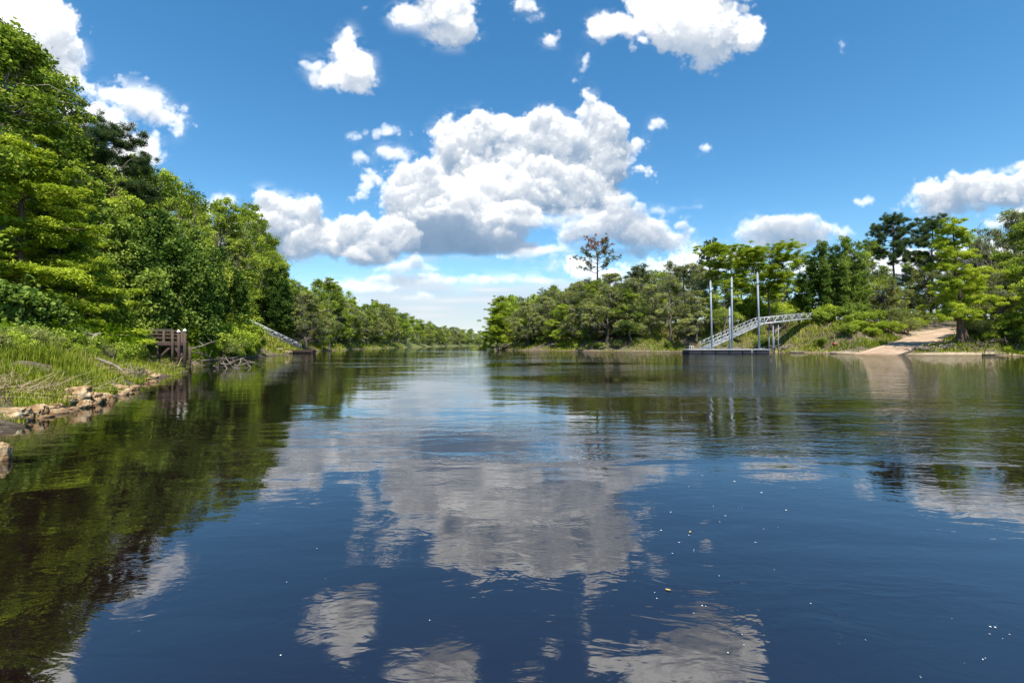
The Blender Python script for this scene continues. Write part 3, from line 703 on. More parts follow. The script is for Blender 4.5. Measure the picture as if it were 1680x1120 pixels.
def plume(name, seed, H, R, leaf, ns=26):
    """tall feathery herb: many upright stems dressed with fine leaflets"""
    rng = np.random.default_rng(seed); mb = MB(); parts = []
    for i in range(ns):
        an = rng.uniform(0, 6.28); r = R * math.sqrt(rng.uniform()); h = H * rng.uniform(.6, 1.05) * (1 - .3 * (r / R) ** 2)
        a = np.array([r * .5 * math.cos(an), r * .5 * math.sin(an), -.1]); b = np.array([r * math.cos(an), r * math.sin(an), h])
        st = curve(a, b, 6, rng, 0, .03); mb.tube(st, np.linspace(.014, .004, 6), 3, cap=False)
        t = rng.uniform(.12, 1, 170); f = np.minimum(t * 5, 4.999); j = f.astype(int); p = st[j] + (st[np.minimum(j + 1, 5)] - st[j]) * (f - j)[:, None]
        d = unit(rng.standard_normal(p.shape) * np.array([1, 1, .5]) + np.array([0, 0, .75])); ln = (.26 * (1.15 - t) + .05)[:, None] * rng.uniform(.7, 1.3, (len(p), 1))
        w = unit(np.cross(d, rng.standard_normal(p.shape))) * .010
        V = np.stack([p - w, p + w, p + d * ln + w * .5, p + d * ln - w * .5], 1).reshape(-1, 3)
        parts.append((V, np.arange(len(V)).reshape(-1, 4), np.clip(rng.normal(.5, .12) + rng.normal(0, .12, len(p)), 0, 1)))
    return Proto([('stem', mb.mesh(name + '_stem'), M['dryw']), ('foliage', leaf_mesh(name + '_foliage', parts), leaf)], H, R)

PLANTS = []      # (object, kind words, category, zone words) for the labels
def place(proto, name, xy, H, rz=0., w=None, z=None, tilt=(0, 0)):
    """a tree or bush standing on the bank: an Empty at its foot with copies of its parts"""
    s = H / proto.H; sw = s if w is None else w / proto.R
    zz = hz(*xy) if z is None else z
    e = empty(name, (xy[0], xy[1], zz - .05), rz); e.rotation_euler = (tilt[0], tilt[1], rz); e.scale = (sw, sw, s)
    for pn, me, mt in proto.parts:
        o = D.objects.new(pn, me); C.objects.link(o); o.parent = e
        if not me.materials: me.materials.append(mt)
    return e

SKY_L = [(-400, 0), (-100, 15), (0, 38), (60, 70), (75, 110), (130, 128), (160, 215), (235, 262), (270, 284), (320, 300), (370, 322), (400, 335), (440, 362), (456, 405), (470, 440), (500, 465), (540, 458), (575, 480), (625, 496), (660, 510), (700, 527), (740, 536), (790, 542)]
SKY_R = [(760, 545), (778, 530), (792, 500), (815, 486), (850, 490), (880, 477), (910, 472), (950, 462), (1000, 450), (1040, 431), (1070, 433), (1100, 428), (1140, 426), (1165, 412), (1200, 402), (1240, 402), (1290, 404), (1315, 415), (1335, 402), (1350, 388), (1400, 384), (1440, 392), (1470, 365), (1500, 372), (1530, 360), (1560, 352), (1590, 362), (1610, 376), (1640, 362), (1665, 340), (1700, 325), (2200, 300)]
def sky_h(px, Y, left, halfw=0):
    """height above the water at which the skyline of the wood stands, at distance Y"""
    T = SKY_L if left else SKY_R
    q = np.linspace(px - halfw, px + halfw, 5)
    y = np.interp(q, [p for p, _ in T], [p for _, p in T]).max()
    return EYE + (HZ - y) / F * Y

def zone(px, left):
    if left:
        for lim, w in ((0, 'at the left edge'), (140, 'above the limestone rocks'), (225, 'left of the old platform'), (315, 'behind the old platform'), (400, 'right of the old platform'),
                       (520, 'by the left gangway'), (640, 'beyond the left gangway')):
            if px < lim: return w
        return 'far along the left bank'
    for lim, w in ((870, 'at the river bend'), (960, 'left of the rust-topped pine'), (1020, 'below the rust-topped pine'), (1130, 'left of the floating dock'),
                   (1265, 'behind the floating dock'), (1345, 'by the right walkway'), (1440, 'left of the boat ramp'), (1560, 'above the boat ramp')):
        if px < lim: return w
    return 'right of the boat ramp'
ORD = ['leftmost', 'second', 'third', 'fourth', 'fifth', 'sixth', 'seventh', 'eighth', 'ninth', 'tenth', 'eleventh', 'twelfth', 'thirteenth', 'fourteenth', 'fifteenth', 'sixteenth']
def finish_labels():
    by = {}
    for o, words, cat, left, group in PLANTS:
        px = col_px(o.location.x, o.location.y)
        by.setdefault((words, zone(px, left), cat, group), []).append((px, o))
    for (words, zn, cat, group), L in by.items():
        L.sort(key=lambda p: p[0])
        for i, (_, o) in enumerate(L):
            if len(L) == 1: lab = f'{words} {zn}'
            elif i == len(L) - 1: lab = f'rightmost {words} {zn}'
            elif i == 0: lab = f'leftmost {words} {zn}'
            else: lab = f'{ORD[min(i, 15)]} {words} from the left {zn}'
            tag(o, lab, cat, group)

def build_protos():
    P = {}
    for i in range(3):
        P[f'broad{i}'] = lobed_tree(f'broad{i}', 11 + i, 16, 4.6, M['broad'], M['bark_grey'], base=.16, nl=18, ncl=30, nleaf=85, L=.17, W=.105, cr=(.35, .65), tr=.24, gap=.18, lobe=.33, bare=3)
    P['airy0'] = lobed_tree('airy0', 21, 15, 4.4, M['broad'], M['bark_grey'], base=.30, nl=13, ncl=16, nleaf=70, L=.16, W=.10, cr=(.4, .7), gap=.2, tr=.22, lobe=.32, bare=3)
    P['airy1'] = lobed_tree('airy1', 22, 15, 4.2, M['bright'], M['bark_grey'], base=.25, nl=13, ncl=16, nleaf=80, L=.16, W=.10, cr=(.4, .7), gap=.15, tr=.2, lobe=.32)
    P['bright0'] = lobed_tree('bright0', 25, 12, 4.2, M['bright'], M['bark'], base=.08, nl=16, ncl=28, nleaf=80, L=.16, W=.10, cr=(.32, .6), tr=.2, lobe=.33)
    for i in range(3):
        P[f'oak{i}'] = lobed_tree(f'oak{i}', 31 + i, 12, 5.2, M['oak'], M['bark'], base=.20, nl=17, ncl=30, nleaf=80, L=.16, W=.09, cr=(.32, .62), top=.8, flatlobe=.68, lean=(.06, -.05, .03)[i], tr=.30, gap=.14, moss=60, flat=.65, lobe=.33, bare=2)
    P['oakthin'] = lobed_tree('oakthin', 37, 14, 4.6, M['oak'], M['bark'], base=.40, nl=11, ncl=13, nleaf=70, L=.15, W=.085, cr=(.4, .7), lean=.05, tr=.24, gap=.3, moss=50, flat=.6, lobe=.30, bare=4)
    for i in range(2): P[f'vine{i}'] = drape_tree(f'vine{i}', 41 + i, 11, 3.6, M['vine'], M['bark'])
    P['vinetall'] = drape_tree('vinetall', 45, 17, 3.6, M['vine'], M['bark'], nleaf=60)
    P['cyp0'] = cypress_tree('cyp0', 51, 15, 5.2, base=.42, nb=40, flat_top=True, tr=.2)
    P['cyp3'] = cypress_tree('cyp3', 57, 15, 5.2, base=.36, nb=44, flat_top=True, tr=.22)
    P['cyp1'] = cypress_tree('cyp1', 52, 17.5, 5.0, base=.16, nb=58, lean=-.10, tr=.42)
    P['cyp2'] = cypress_tree('cyp2', 53, 13, 4.0, base=.08, nb=52, tr=.24)
    P['pine0'] = pine_tree('pine0', 61, 24, 5.0, base=.55, nb=34)
    P['pine1'] = pine_tree('pine1', 62, 24, 4.6, base=.50, nb=30, sparse=False)
    P['pinerust'] = pine_tree('pinerust', 63, 25, 6.0, base=.62, nb=26, sparse=True, rust=True, tr=.3)
    for i in range(2): P[f'far{i}'] = lobed_tree(f'far{i}', 71 + i, 14, 5., M['oak'] if i else M['broad'], M['bark'], base=.12, nl=13, ncl=14, nleaf=30, L=.36, W=.24, cr=(.7, 1.2), tr=.28, lobe=.36, moss=0)
    P['far2'] = lobed_tree('far2', 75, 14, 4., M['bright'], M['bark'], base=.25, nl=9, ncl=12, nleaf=26, L=.34, W=.22, cr=(.6, 1.0), tr=.28, lobe=.36, gap=.2)
    P['far3'] = lobed_tree('far3', 76, 14, 6., M['vine'], M['bark'], base=.1, nl=12, ncl=14, nleaf=30, L=.36, W=.24, cr=(.7, 1.2), tr=.28, lobe=.36, top=.7)
    P['fpine'] = P['pine1']
    P['bush0'] = bush('bush0', 81, 2.2, 1.5, M['bright'])
    P['bush1'] = bush('bush1', 82, 2.0, 1.6, M['broad'], L=.13, W=.08)
    P['bushvine'] = bush('bushvine', 83, 2.4, 1.7, M['vine'], L=.14, W=.10)
    P['willow0'] = bush('willow0', 84, 3.2, 2.2, M['willow'], L=.17, W=.035, ncl=84, nleaf=90, droop=.7, cr=(.3, .55))
    P['willow1'] = bush('willow1', 85, 2.8, 2.0, M['oak'], L=.14, W=.05, ncl=84, nleaf=85, cr=(.3, .55))
    P['plume0'] = plume('plume0', 91, 1.7, .65, M['reed'])
    P['plume1'] = plume('plume1', 92, 1.5, .8, M['reed'], ns=32)
    return P

def plant_all():
    P = build_protos(); rng = np.random.default_rng(2024); taken = []
    GL, GR = 'trees along the left bank', 'trees along the right bank'
    def T(p, name, px, Y, ytop, words, left, w=None, rz=None, cat='tree', group=None, X=None, free=False, tilt=(0, 0)):
        x = (px - 840) / F * Y if X is None else X
        g = hz(x, Y); H = max(1.0, EYE + (HZ - ytop) / F * Y - g)
        o = place(P[p], name, (x, Y), H, rng.uniform(0, 6.28) if rz is None else rz, w, tilt=tilt)
        PLANTS.append((o, words, cat, left, group or (GL if left else GR))); taken.append((x, Y, w or P[p].R * H / P[p].H)); return o
    # ---- left bank, singled out
    T('broad0', 'broadleaf_tree', 8, 25, 36, 'tall broadleaf tree with a dense green crown', 1, 5.4)
    T('broad1', 'broadleaf_tree', -95, 21, 15, 'tall broadleaf tree with a dense green crown', 1, 5.4)
    T('broad2', 'broadleaf_tree', 84, 29, 106, 'tall broadleaf tree with a dense green crown', 1, 3.9)
    T('airy1', 'broadleaf_tree', 55, 33, 100, 'slim loose-leaved tree', 1, 4.4)
    T('cyp2', 'cypress_tree', 35, 21.5, 228, 'layered yellow-green cypress', 1, 3.9)
    T('pine0', 'pine_tree', 172, 40, 198, 'tall open pine with a bare reddish trunk', 1, 4.8)
    T('vine0', 'vine_covered_tree', 178, 29, 325, 'tree smothered in dark hanging vines', 1, 3.4)
    T('vine1', 'vine_covered_tree', 245, 32, 338, 'tree smothered in dark hanging vines', 1, 3.8)
    T('vine0', 'vine_covered_tree', 300, 42, 350, 'tree smothered in dark hanging vines', 1, 3.6)
    T('vine1', 'vine_covered_tree', 352, 51, 400, 'tree smothered in dark hanging vines', 1, 3.2)
    T('airy0', 'broadleaf_tree', 262, 43, 272, 'slim loose-leaved tree', 1, 4.6)
    T('airy0', 'broadleaf_tree', 318, 47, 300, 'slim loose-leaved tree', 1, 4.6)
    T('broad2', 'broadleaf_tree', 362, 57, 322, 'tall broadleaf tree with a dense green crown', 1, 5.0)
    T('airy1', 'broadleaf_tree', 405, 77, 340, 'slim loose-leaved tree', 1, 4.4)
    T('airy0', 'broadleaf_tree', 426, 80, 362, 'slim loose-leaved tree', 1, 4.0)
    T('bright0', 'broadleaf_tree', 372, 60, 425, 'low bushy tree of bright leaves', 1, 3.6)
    T('bright0', 'broadleaf_tree', 205, 36, 315, 'low bushy tree of bright leaves', 1, 3.8)
    T('bright0', 'broadleaf_tree', 98, 25, 350, 'low bushy tree of bright leaves', 1, 2.8)
    T('vinetall', 'broadleaf_tree', 452, 82, 432, 'dark ivy-clad tree', 1, 4.0)
    T('broad1', 'broadleaf_tree', 540, 96, 456, 'split-crowned tree standing above its neighbours', 1, 4.4)
    T('oak1', 'live_oak', 502, 84, 480, 'mossy live oak leaning over the water', 1, 5.0)
    # ---- right bank, singled out
    T('pinerust', 'pine_tree', 982, 112, 391, 'tall sparse pine with a rust-brown top', 0, 6.2)
    T('pine1', 'pine_tree', 1163, 108, 391, 'slender dark pine poking above the crowns', 0, 3.0)
    T('cyp0', 'cypress_tree', 1200, 90, 402, 'flat-topped yellow-green cypress', 0, 6.4)
    T('cyp3', 'cypress_tree', 1262, 88, 402, 'flat-topped yellow-green cypress', 0, 5.8, rz=2.)
    T('vinetall', 'broadleaf_tree', 1348, 92, 392, 'tall ivy-clad tree', 0, 3.9)
    T('vinetall', 'broadleaf_tree', 1388, 90, 384, 'tall ivy-clad tree', 0, 4.0, rz=1.)
    T('airy0', 'broadleaf_tree', 1425, 93, 388, 'slim loose-leaved tree', 0, 4.2)
    T('pine0', 'pine_tree', 1467, 100, 350, 'tall dark bushy-headed pine', 0, 5.4)
    T('pine1', 'pine_tree', 1527, 104, 352, 'tall dark bushy-headed pine', 0, 5.0)
    T('cyp1', 'cypress_tree', 1578, 64.2, 353, 'big leaning cypress with a flared trunk', 0, 4.6, rz=.15)
    T('cyp2', 'cypress_tree', 1606, 68, 452, 'small young cypress with a red-brown foot', 0, 2.4)
    T('oak0', 'live_oak', 1516, 103, 428, 'round-headed live oak', 0, 5.2)
    T('oakthin', 'live_oak', 1628, 84, 372, 'tall thin open-branched live oak', 0, 6.0)
    T('oak1', 'live_oak', 1662, 92, 345, 'spreading mossy live oak', 0, 7.0)
    T('oakthin', 'live_oak', 1700, 78, 330, 'tall thin open-branched live oak', 0, 6.)
    T('oak2', 'live_oak', 1655, 76, 440, 'spreading mossy live oak', 0, 4.6)
    T('oakthin', 'live_oak', 1098, 104, 428, 'tall thin open-branched live oak', 0, 5.4)
    T('oak2', 'live_oak', 1054, 98, 431, 'spreading mossy live oak', 0, 6.0)
    T('cyp2', 'cypress_tree', 818, 117, 487, 'bright cypress with tiered branches', 0, 5.4)
    T('oakthin', 'live_oak', 905, 112, 474, 'tall thin open-branched live oak', 0, 5.0)
    for a in (('oak0', 'live_oak', 938, 107, 460, 'spreading mossy live oak', 0, 6.2), ('oak1', 'live_oak', 1004, 104, 447, 'spreading mossy live oak', 0, 6.4), ('oak2', 'live_oak', 968, 111, 455, 'spreading mossy live oak', 0, 6.),
              ('bright0', 'broadleaf_tree', 1218, 96, 462, 'low bushy tree of bright leaves', 0, 5.), ('bright0', 'broadleaf_tree', 1292, 97, 445, 'low bushy tree of bright leaves', 0, 5.), ('broad1', 'broadleaf_tree', 1312, 100, 417, 'leafy broadleaf tree', 0, 5.4),
              ('oak0', 'live_oak', 1178, 98, 440, 'spreading mossy live oak', 0, 6.), ('broad0', 'broadleaf_tree', 1238, 105, 414, 'leafy broadleaf tree', 0, 5.6), ('oak1', 'live_oak', 1138, 100, 432, 'spreading mossy live oak', 0, 5.6), ('bright0', 'broadleaf_tree', 1255, 99, 472, 'low bushy tree of bright leaves', 0, 4.8),
              ('oak2', 'live_oak', 1450, 99, 446, 'spreading mossy live oak', 0, 5.4), ('oak0', 'live_oak', 1488, 108, 436, 'spreading mossy live oak', 0, 5.4), ('broad2', 'broadleaf_tree', 1548, 106, 408, 'leafy broadleaf tree', 0, 5.4), ('oak1', 'live_oak', 1600, 100, 395, 'spreading mossy live oak', 0, 6.), ('oak0', 'live_oak', 868, 108, 492, 'spreading mossy live oak', 0, 5.4)):
        T(*a)
    for a in (('broad1', 'broadleaf_tree', 1432, 110, 398, 'leafy broadleaf tree', 0, 5.4), ('oak0', 'live_oak', 1412, 104, 432, 'spreading mossy live oak', 0, 5.4), ('broad0', 'broadleaf_tree', 1508, 116, 412, 'leafy broadleaf tree', 0, 5.6),
              ('bright0', 'broadleaf_tree', 1452, 104, 470, 'low bushy tree of bright leaves', 0, 4.4), ('bright0', 'broadleaf_tree', 1345, 99, 450, 'low bushy tree of bright leaves', 0, 4.6), ('broad2', 'broadleaf_tree', 1618, 108, 400, 'leafy broadleaf tree', 0, 5.6)):
        T(*a)
    def ok(x, y, r):
        return all((x - a) ** 2 + (y - b) ** 2 > (r + .38 * c) ** 2 for a, b, c in taken)
    ramp_clear = lambda x, y: (lambda s, t, L: abs(t[0]) > 6.5 or s[0] > L + 26)(*ramp_coords(np.array([[x, y]])))
    # ---- the wood behind, by walking along both shores
    def walk(line, left, y0, y1, offs, step, kinds, hf):
        pts = line[(line[:, 1] > -12)]
        seg = np.hypot(*np.diff(pts, axis=0).T); s = np.concatenate([[0], np.cumsum(seg)])
        q = 0.
        while q < s[-1]:
            x, y = np.interp(q, s, pts[:, 0]), np.interp(q, s, pts[:, 1])
            k = min(len(seg) - 1, int(np.searchsorted(s, q, 'right') - 1)); d = (pts[k + 1] - pts[k]) / seg[k]
            n = np.array([-d[1], d[0]]) * (1 if left else -1)
            off = rng.uniform(*offs) * (.5 if left and offs[0] < 9 and math.hypot(x, y) > 100 else 1); X, Y = np.array([x, y]) + n * off
            dist = math.hypot(X, Y); q += step * rng.uniform(.75, 1.3) * (1 + dist / 260)
            if not (y0 < Y < y1) or Y < 6: continue
            px = col_px(X, Y)
            if px < -330 or px > 2050 or (left and px > 800): continue
            dd, lf = bank([(X, Y)])
            if left and (398 < px < 520 and Y < 79 or 305 < px < 430 and Y < 68 and off < 10): continue
            if not left and 1225 < px < 1450 and Y < 86: continue
            if dd[0] < offs[0] * .4 or not ramp_clear(X, Y): continue
            kd = kinds[rng.integers(len(kinds))]
            if dist > 165: kd = ('far0', 'far1', 'far2', 'far3', 'fpine')[rng.choice(5, p=[.26, .26, .2, .2, .08])]
            g = hz(X, Y); sh = sky_h(px, Y, left, 1.6 / Y * F)
            H = (sh - g) * (rng.uniform(*hf) if dist < 165 else rng.uniform(.62, 1.08))
            if H < 3.5 or H > 27: continue
            w = P[kd].R * min(H / P[kd].H, 1.25) ** .6 * rng.uniform(.95, 1.25)
            if not ok(X, Y, w * .42): continue
            words, nm = {'b': ('leafy broadleaf tree', 'broadleaf_tree'), 'a': ('slim loose-leaved tree', 'broadleaf_tree'), 'o': ('spreading mossy live oak', 'live_oak'), 'v': ('tree smothered in dark hanging vines', 'vine_covered_tree'),
                         'c': ('yellow-green cypress', 'cypress_tree'), 'f': ('distant leafy tree', 'broadleaf_tree'), 'p': ('dark pine among broadleaf trees', 'pine_tree')}[kd[0]]
            if kd == 'oakthin': words = 'tall thin open-branched live oak'
            if offs[0] > 9 and dist < 165: words = 'back-row ' + words
            o = place(P[kd], nm, (X, Y), H, rng.uniform(0, 6.28), w)
            PLANTS.append((o, words, 'tree', left, GL if left else GR)); taken.append((X, Y, w))
    lk_ = ['broad0', 'broad1', 'broad2', 'airy0', 'airy1', 'oak0', 'oak1', 'bright0', 'vinetall']
    rk_ = ['oak0', 'oak1', 'oak2', 'oakthin', 'broad1', 'bright0', 'oak0', 'oak2', 'airy0']
    walk(LEFT, 1, 14, 470, (6, 9), 4.0, lk_, (.66, .96))
    walk(LEFT, 1, 10, 470, (13, 18), 4.6, lk_, (.86, 1.10))
    walk(LEFT, 1, 10, 420, (22, 30), 7.5, ['broad0', 'broad1', 'broad2'], (.85, 1.0))
    walk(RIGHT, 0, 40, 420, (3.2, 6), 3.8, rk_, (.55, .92))
    walk(RIGHT, 0, 40, 420, (11, 15), 4.0, rk_, (.88, 1.10))
    walk(RIGHT, 0, 40, 380, (19, 26), 4.6, ['oak0', 'oak1', 'broad0', 'broad2', 'oak2'], (.80, .98))
    walk(RIGHT, 0, 40, 330, (30, 42), 6.0, ['far0', 'far1'], (.70, .9))
    # ---- bushes and tall herbs
    GB = {1: 'bushes on the left bank', 0: 'bushes on the right bank'}
    def B(p, px, Y, H, words, left, w=None, name='bush', cat='bush', X=None):
        x = (px - 840) / F * Y if X is None else X
        o = place(P[p], name, (x, Y), H, rng.uniform(0, 6.28), w)
        PLANTS.append((o, words, cat, left, GB[left])); return o
    for px, Y, H in ((95, 19.5, 1.7), (118, 20.5, 1.5), (172, 23, 1.7), (200, 24.5, 1.8), (212, 23.5, 1.5), (20, 16.5, 1.3), (60, 18.5, 1.4), (330, 35, 1.6), (318, 33, 1.5), (-40, 15, 1.4), (130, 20, 1.3), (150, 21, 1.5), (85, 18, 1.2), (40, 17.5, 1.3), (105, 21.5, 1.8), (5, 15.5, 1.2), (188, 23.5, 1.6), (218, 26, 1.6), (160, 24, 1.7), (135, 22.5, 1.6), (70, 20.5, 1.6), (322, 34, 1.7), (340, 37, 1.7), (360, 42, 1.7), (310, 31.5, 1.3), (-15, 15.5, 1.4)):
        B(('plume0', 'plume1')[rng.integers(2)], px, Y, H, 'feathery light green herb clump', 1, H * .5, 'herb_clump', 'tall plant')
    for p, px, Y, H, w, wd in (('bush0', 345, 42, 2.2, 1.8, 'bright rounded bush'), ('bush0', 375, 46, 2.6, 2.0, 'bright rounded bush'), ('bush0', 394, 50, 2.2, 2.0, 'bright rounded bush'), ('bush0', 414, 54, 1.5, 1.5, 'bright rounded bush'),
                               ('bushvine', 30, 19, 2.6, 2.0, 'glossy dark-leaved bush'), ('bushvine', -20, 17, 3.0, 2.2, 'glossy dark-leaved bush'), ('bushvine', 60, 21, 2.2, 1.6, 'glossy dark-leaved bush'), ('bush1', 140, 24, 3.0, 2.0, 'leafy green bush'),
                               ('bush1', 180, 26, 2.2, 1.6, 'leafy green bush'), ('bush0', 300, 33, 2.6, 1.8, 'bright rounded bush'), ('bush0', 325, 37, 2.4, 1.8, 'bright rounded bush'), ('bush1', 276, 33, 3.4, 2.2, 'leafy green bush'), ('bushvine', 245, 30.5, 3.2, 2.2, 'glossy dark-leaved bush'), ('bushvine', 210, 29, 2.6, 2., 'glossy dark-leaved bush')):
        B(p, px, Y, H, wd, 1, w)
    for p, px, Y, H, wd in (('bush0', 15, 14.6, .9, 'small bright weedy bush'), ('willow1', 48, 15.4, 1.0, 'small olive weedy bush'), ('bush0', 88, 16.8, .9, 'small bright weedy bush'), ('bush1', 120, 18.2, 1.1, 'small green weedy bush'), ('willow1', 150, 19.4, 1.0, 'small olive weedy bush'),
                            ('bush0', 176, 20.8, .9, 'small bright weedy bush'), ('bush1', 62, 17.2, 1.2, 'small green weedy bush'), ('bushvine', 110, 20, 1.4, 'small dark weedy bush'), ('bush1', 30, 16.2, 1.2, 'small green weedy bush'), ('bushvine', 222, 25.4, 1.5, 'small dark weedy bush'), ('bush1', 200, 22.6, 1.2, 'small green weedy bush'), ('willow1', -30, 14, 1.1, 'small olive weedy bush'), ('bush0', 135, 17.6, .7, 'small bright weedy bush')):
        B(p, px, Y, H, wd, 1, H * .8)
    for px, Y, H in ((318, 34.5, 1.3), (336, 37.5, 1.6), (352, 40.5, 1.9), (368, 44, 2.2), (384, 47, 2.4), (396, 50, 2.2), (408, 53.5, 1.7), (332, 40, 2.4), (356, 46, 3.0), (382, 52, 3.4), (398, 55, 2.4), (400, 48.6, 1.8), (412, 50.5, 1.4), (390, 46, 1.5), (375, 43, 1.4)):
        B(('bush0', 'bush0', 'willow0', 'bush1')[rng.integers(4)], px, Y, H, 'bright shore bush', 1, H * rng.uniform(.8, 1.1))
    for p, px, Y, H, w, wd in (('willow0', 792, 118, 3.2, 3.2, 'grey-green willow bush'), ('willow0', 872, 111, 4.4, 3.4, 'grey-green willow bush'), ('willow1', 910, 106, 5.0, 3.6, 'olive riverside bush'), ('bush0', 830, 118, 2.0, 2.4, 'bright rounded bush'),
                               ('willow0', 1060, 92, 4.6, 3.4, 'grey-green willow bush'), ('willow1', 1030, 94, 5.5, 3.6, 'olive riverside bush'), ('willow0', 1090, 92, 5.0, 3.6, 'grey-green willow bush'), ('willow1', 960, 100, 4.6, 3.2, 'olive riverside bush'),
                               ('bush0', 1300, 96, 5.0, 3.4, 'bright rounded bush'), ('bush0', 1230, 93, 5.2, 3.6, 'bright rounded bush'), ('bush0', 1275, 94, 4.5, 3.0, 'bright rounded bush'), ('bush1', 1190, 94, 4.5, 3.2, 'leafy green bush'), ('bush0', 1358, 86, 3.2, 2.6, 'bright rounded bush'),
                               ('bushvine', 1400, 84, 3.2, 3.0, 'glossy dark-leaved bush'), ('bush1', 1440, 83, 2.6, 2.2, 'leafy green bush'), ('willow1', 1470, 82, 4.2, 2.6, 'olive riverside bush'), ('willow1', 1500, 88, 3.4, 2.6, 'olive riverside bush'), ('bush0', 1430, 76.5, 1.5, 1.5, 'bright rounded bush'), ('bush0', 1408, 78, 1.6, 1.6, 'bright rounded bush'),
                               ('bush0', 1625, 63, 1.4, 1.3, 'bright rounded bush'), ('bushvine', 1650, 62, 1.6, 1.8, 'glossy dark-leaved bush'), ('bushvine', 1600, 65, 1.5, 1.7, 'glossy dark-leaved bush'), ('bush0', 1545, 96, 2.4, 2., 'bright rounded bush'), ('bush1', 1415, 80, 2.4, 2.6, 'leafy green bush'), ('bushvine', 1380, 83.5, 2.8, 3.0, 'glossy dark-leaved bush'), ('bush0', 1455, 79, 2.2, 2.4, 'bright rounded bush'), ('willow1', 1485, 80, 3.0, 2.6, 'olive riverside bush'), ('bush1', 1515, 89, 2.6, 2.6, 'leafy green bush'), ('bush0', 1498, 85, 2.0, 2.2, 'bright rounded bush'), ('bush1', 1345, 85, 2.6, 2.4, 'leafy green bush'), ('bush0', 1395, 77.5, 1.2, 1.5, 'bright rounded bush'), ('bushvine', 1250, 82.5, 2.0, 2.0, 'glossy dark-leaved bush')):
        B(p, px, Y, H, wd, 0, w)
    def shrub_walk(line, left, ymax, offs, step, kinds, hh):
        pts = line[(line[:, 1] > -12)]; seg = np.hypot(*np.diff(pts, axis=0).T); s = np.concatenate([[0], np.cumsum(seg)]); q = 0.
        while q < s[-1]:
            x, y = np.interp(q, s, pts[:, 0]), np.interp(q, s, pts[:, 1]); k = min(len(seg) - 1, int(np.searchsorted(s, q, 'right') - 1)); d = (pts[k + 1] - pts[k]) / seg[k]
            n = np.array([-d[1], d[0]]) * (1 if left else -1); X, Y = np.array([x, y]) + n * rng.uniform(*offs)
            q += step * rng.uniform(.6, 1.4) * (1 + max(0, Y) / 200)
            if not 9 < Y < ymax or not ramp_clear(X, Y): continue
            px = col_px(X, Y)
            if px < -250 or px > 1900 or (left and px > 790): continue
            if abs(px - 268) < 62 and Y < 29.5: continue
            if left and 392 < px < 512 and Y < 77: continue
            kd = kinds[rng.integers(len(kinds))]; H = rng.uniform(*hh)
            if 1140 < px < 1345 and Y < 84: H = min(H, 1.2)
            words = {'bush0': 'bright rounded bush', 'bush1': 'leafy green bush', 'bushvine': 'glossy dark-leaved bush', 'willow0': 'grey-green willow bush', 'willow1': 'olive riverside bush'}[kd]
            B(kd, None, Y, H, words, left, H * rng.uniform(.7, .95), X=X)
    shrub_walk(LEFT, 1, 200, (5, 7.5), 4.2, ['bush0', 'bush1', 'bushvine', 'willow1'], (1.6, 3.2))
    shrub_walk(LEFT, 1, 160, (10, 14), 6., ['bush1', 'bushvine'], (2.5, 4.5))
    shrub_walk(RIGHT, 0, 200, (1.6, 4.), 3.6, ['bush0', 'bush1', 'bushvine', 'willow0', 'willow1'], (.8, 1.8))
    shrub_walk(RIGHT, 0, 200, (4.5, 8), 3.2, ['bush0', 'bush1', 'bushvine', 'willow0', 'willow1'], (1.6, 3.4))
    shrub_walk(RIGHT, 0, 160, (10, 15), 6., ['bush1', 'willow1', 'bush0'], (2.5, 4.5))
    finish_labels()

def blades(name, mat, pts, h, w, rng, lean=.45, tint=None):
    """grass: each blade two quads bending over"""
    n = len(pts); an = rng.uniform(0, 2 * np.pi, n); d = np.stack([np.cos(an), np.sin(an), np.zeros(n)], 1); s = np.stack([-np.sin(an), np.cos(an), np.zeros(n)], 1) * w[:, None]
    up = np.array([0, 0, 1.]); l = rng.uniform(.1, 1, n)[:, None] * lean * h[:, None]; H = h[:, None]
    p0 = pts; p1 = pts + up * H * .55 + d * l * .3; p2 = pts + up * H + d * l
    V = np.stack([p0 - s, p0 + s, p1 - s * .8, p1 + s * .8, p2 - s * .15, p2 + s * .15], 1).reshape(-1, 3)
    b = np.arange(n)[:, None] * 6
    Q = np.concatenate([b + np.array([[0, 1, 3, 2]]), b + np.array([[2, 3, 5, 4]])])
    t = np.clip(rng.normal(.5, .2, n) if tint is None else tint, 0, 1)
    return link(name, raw_mesh(name, V, [Q], tint=np.concatenate([t, t])), mat)
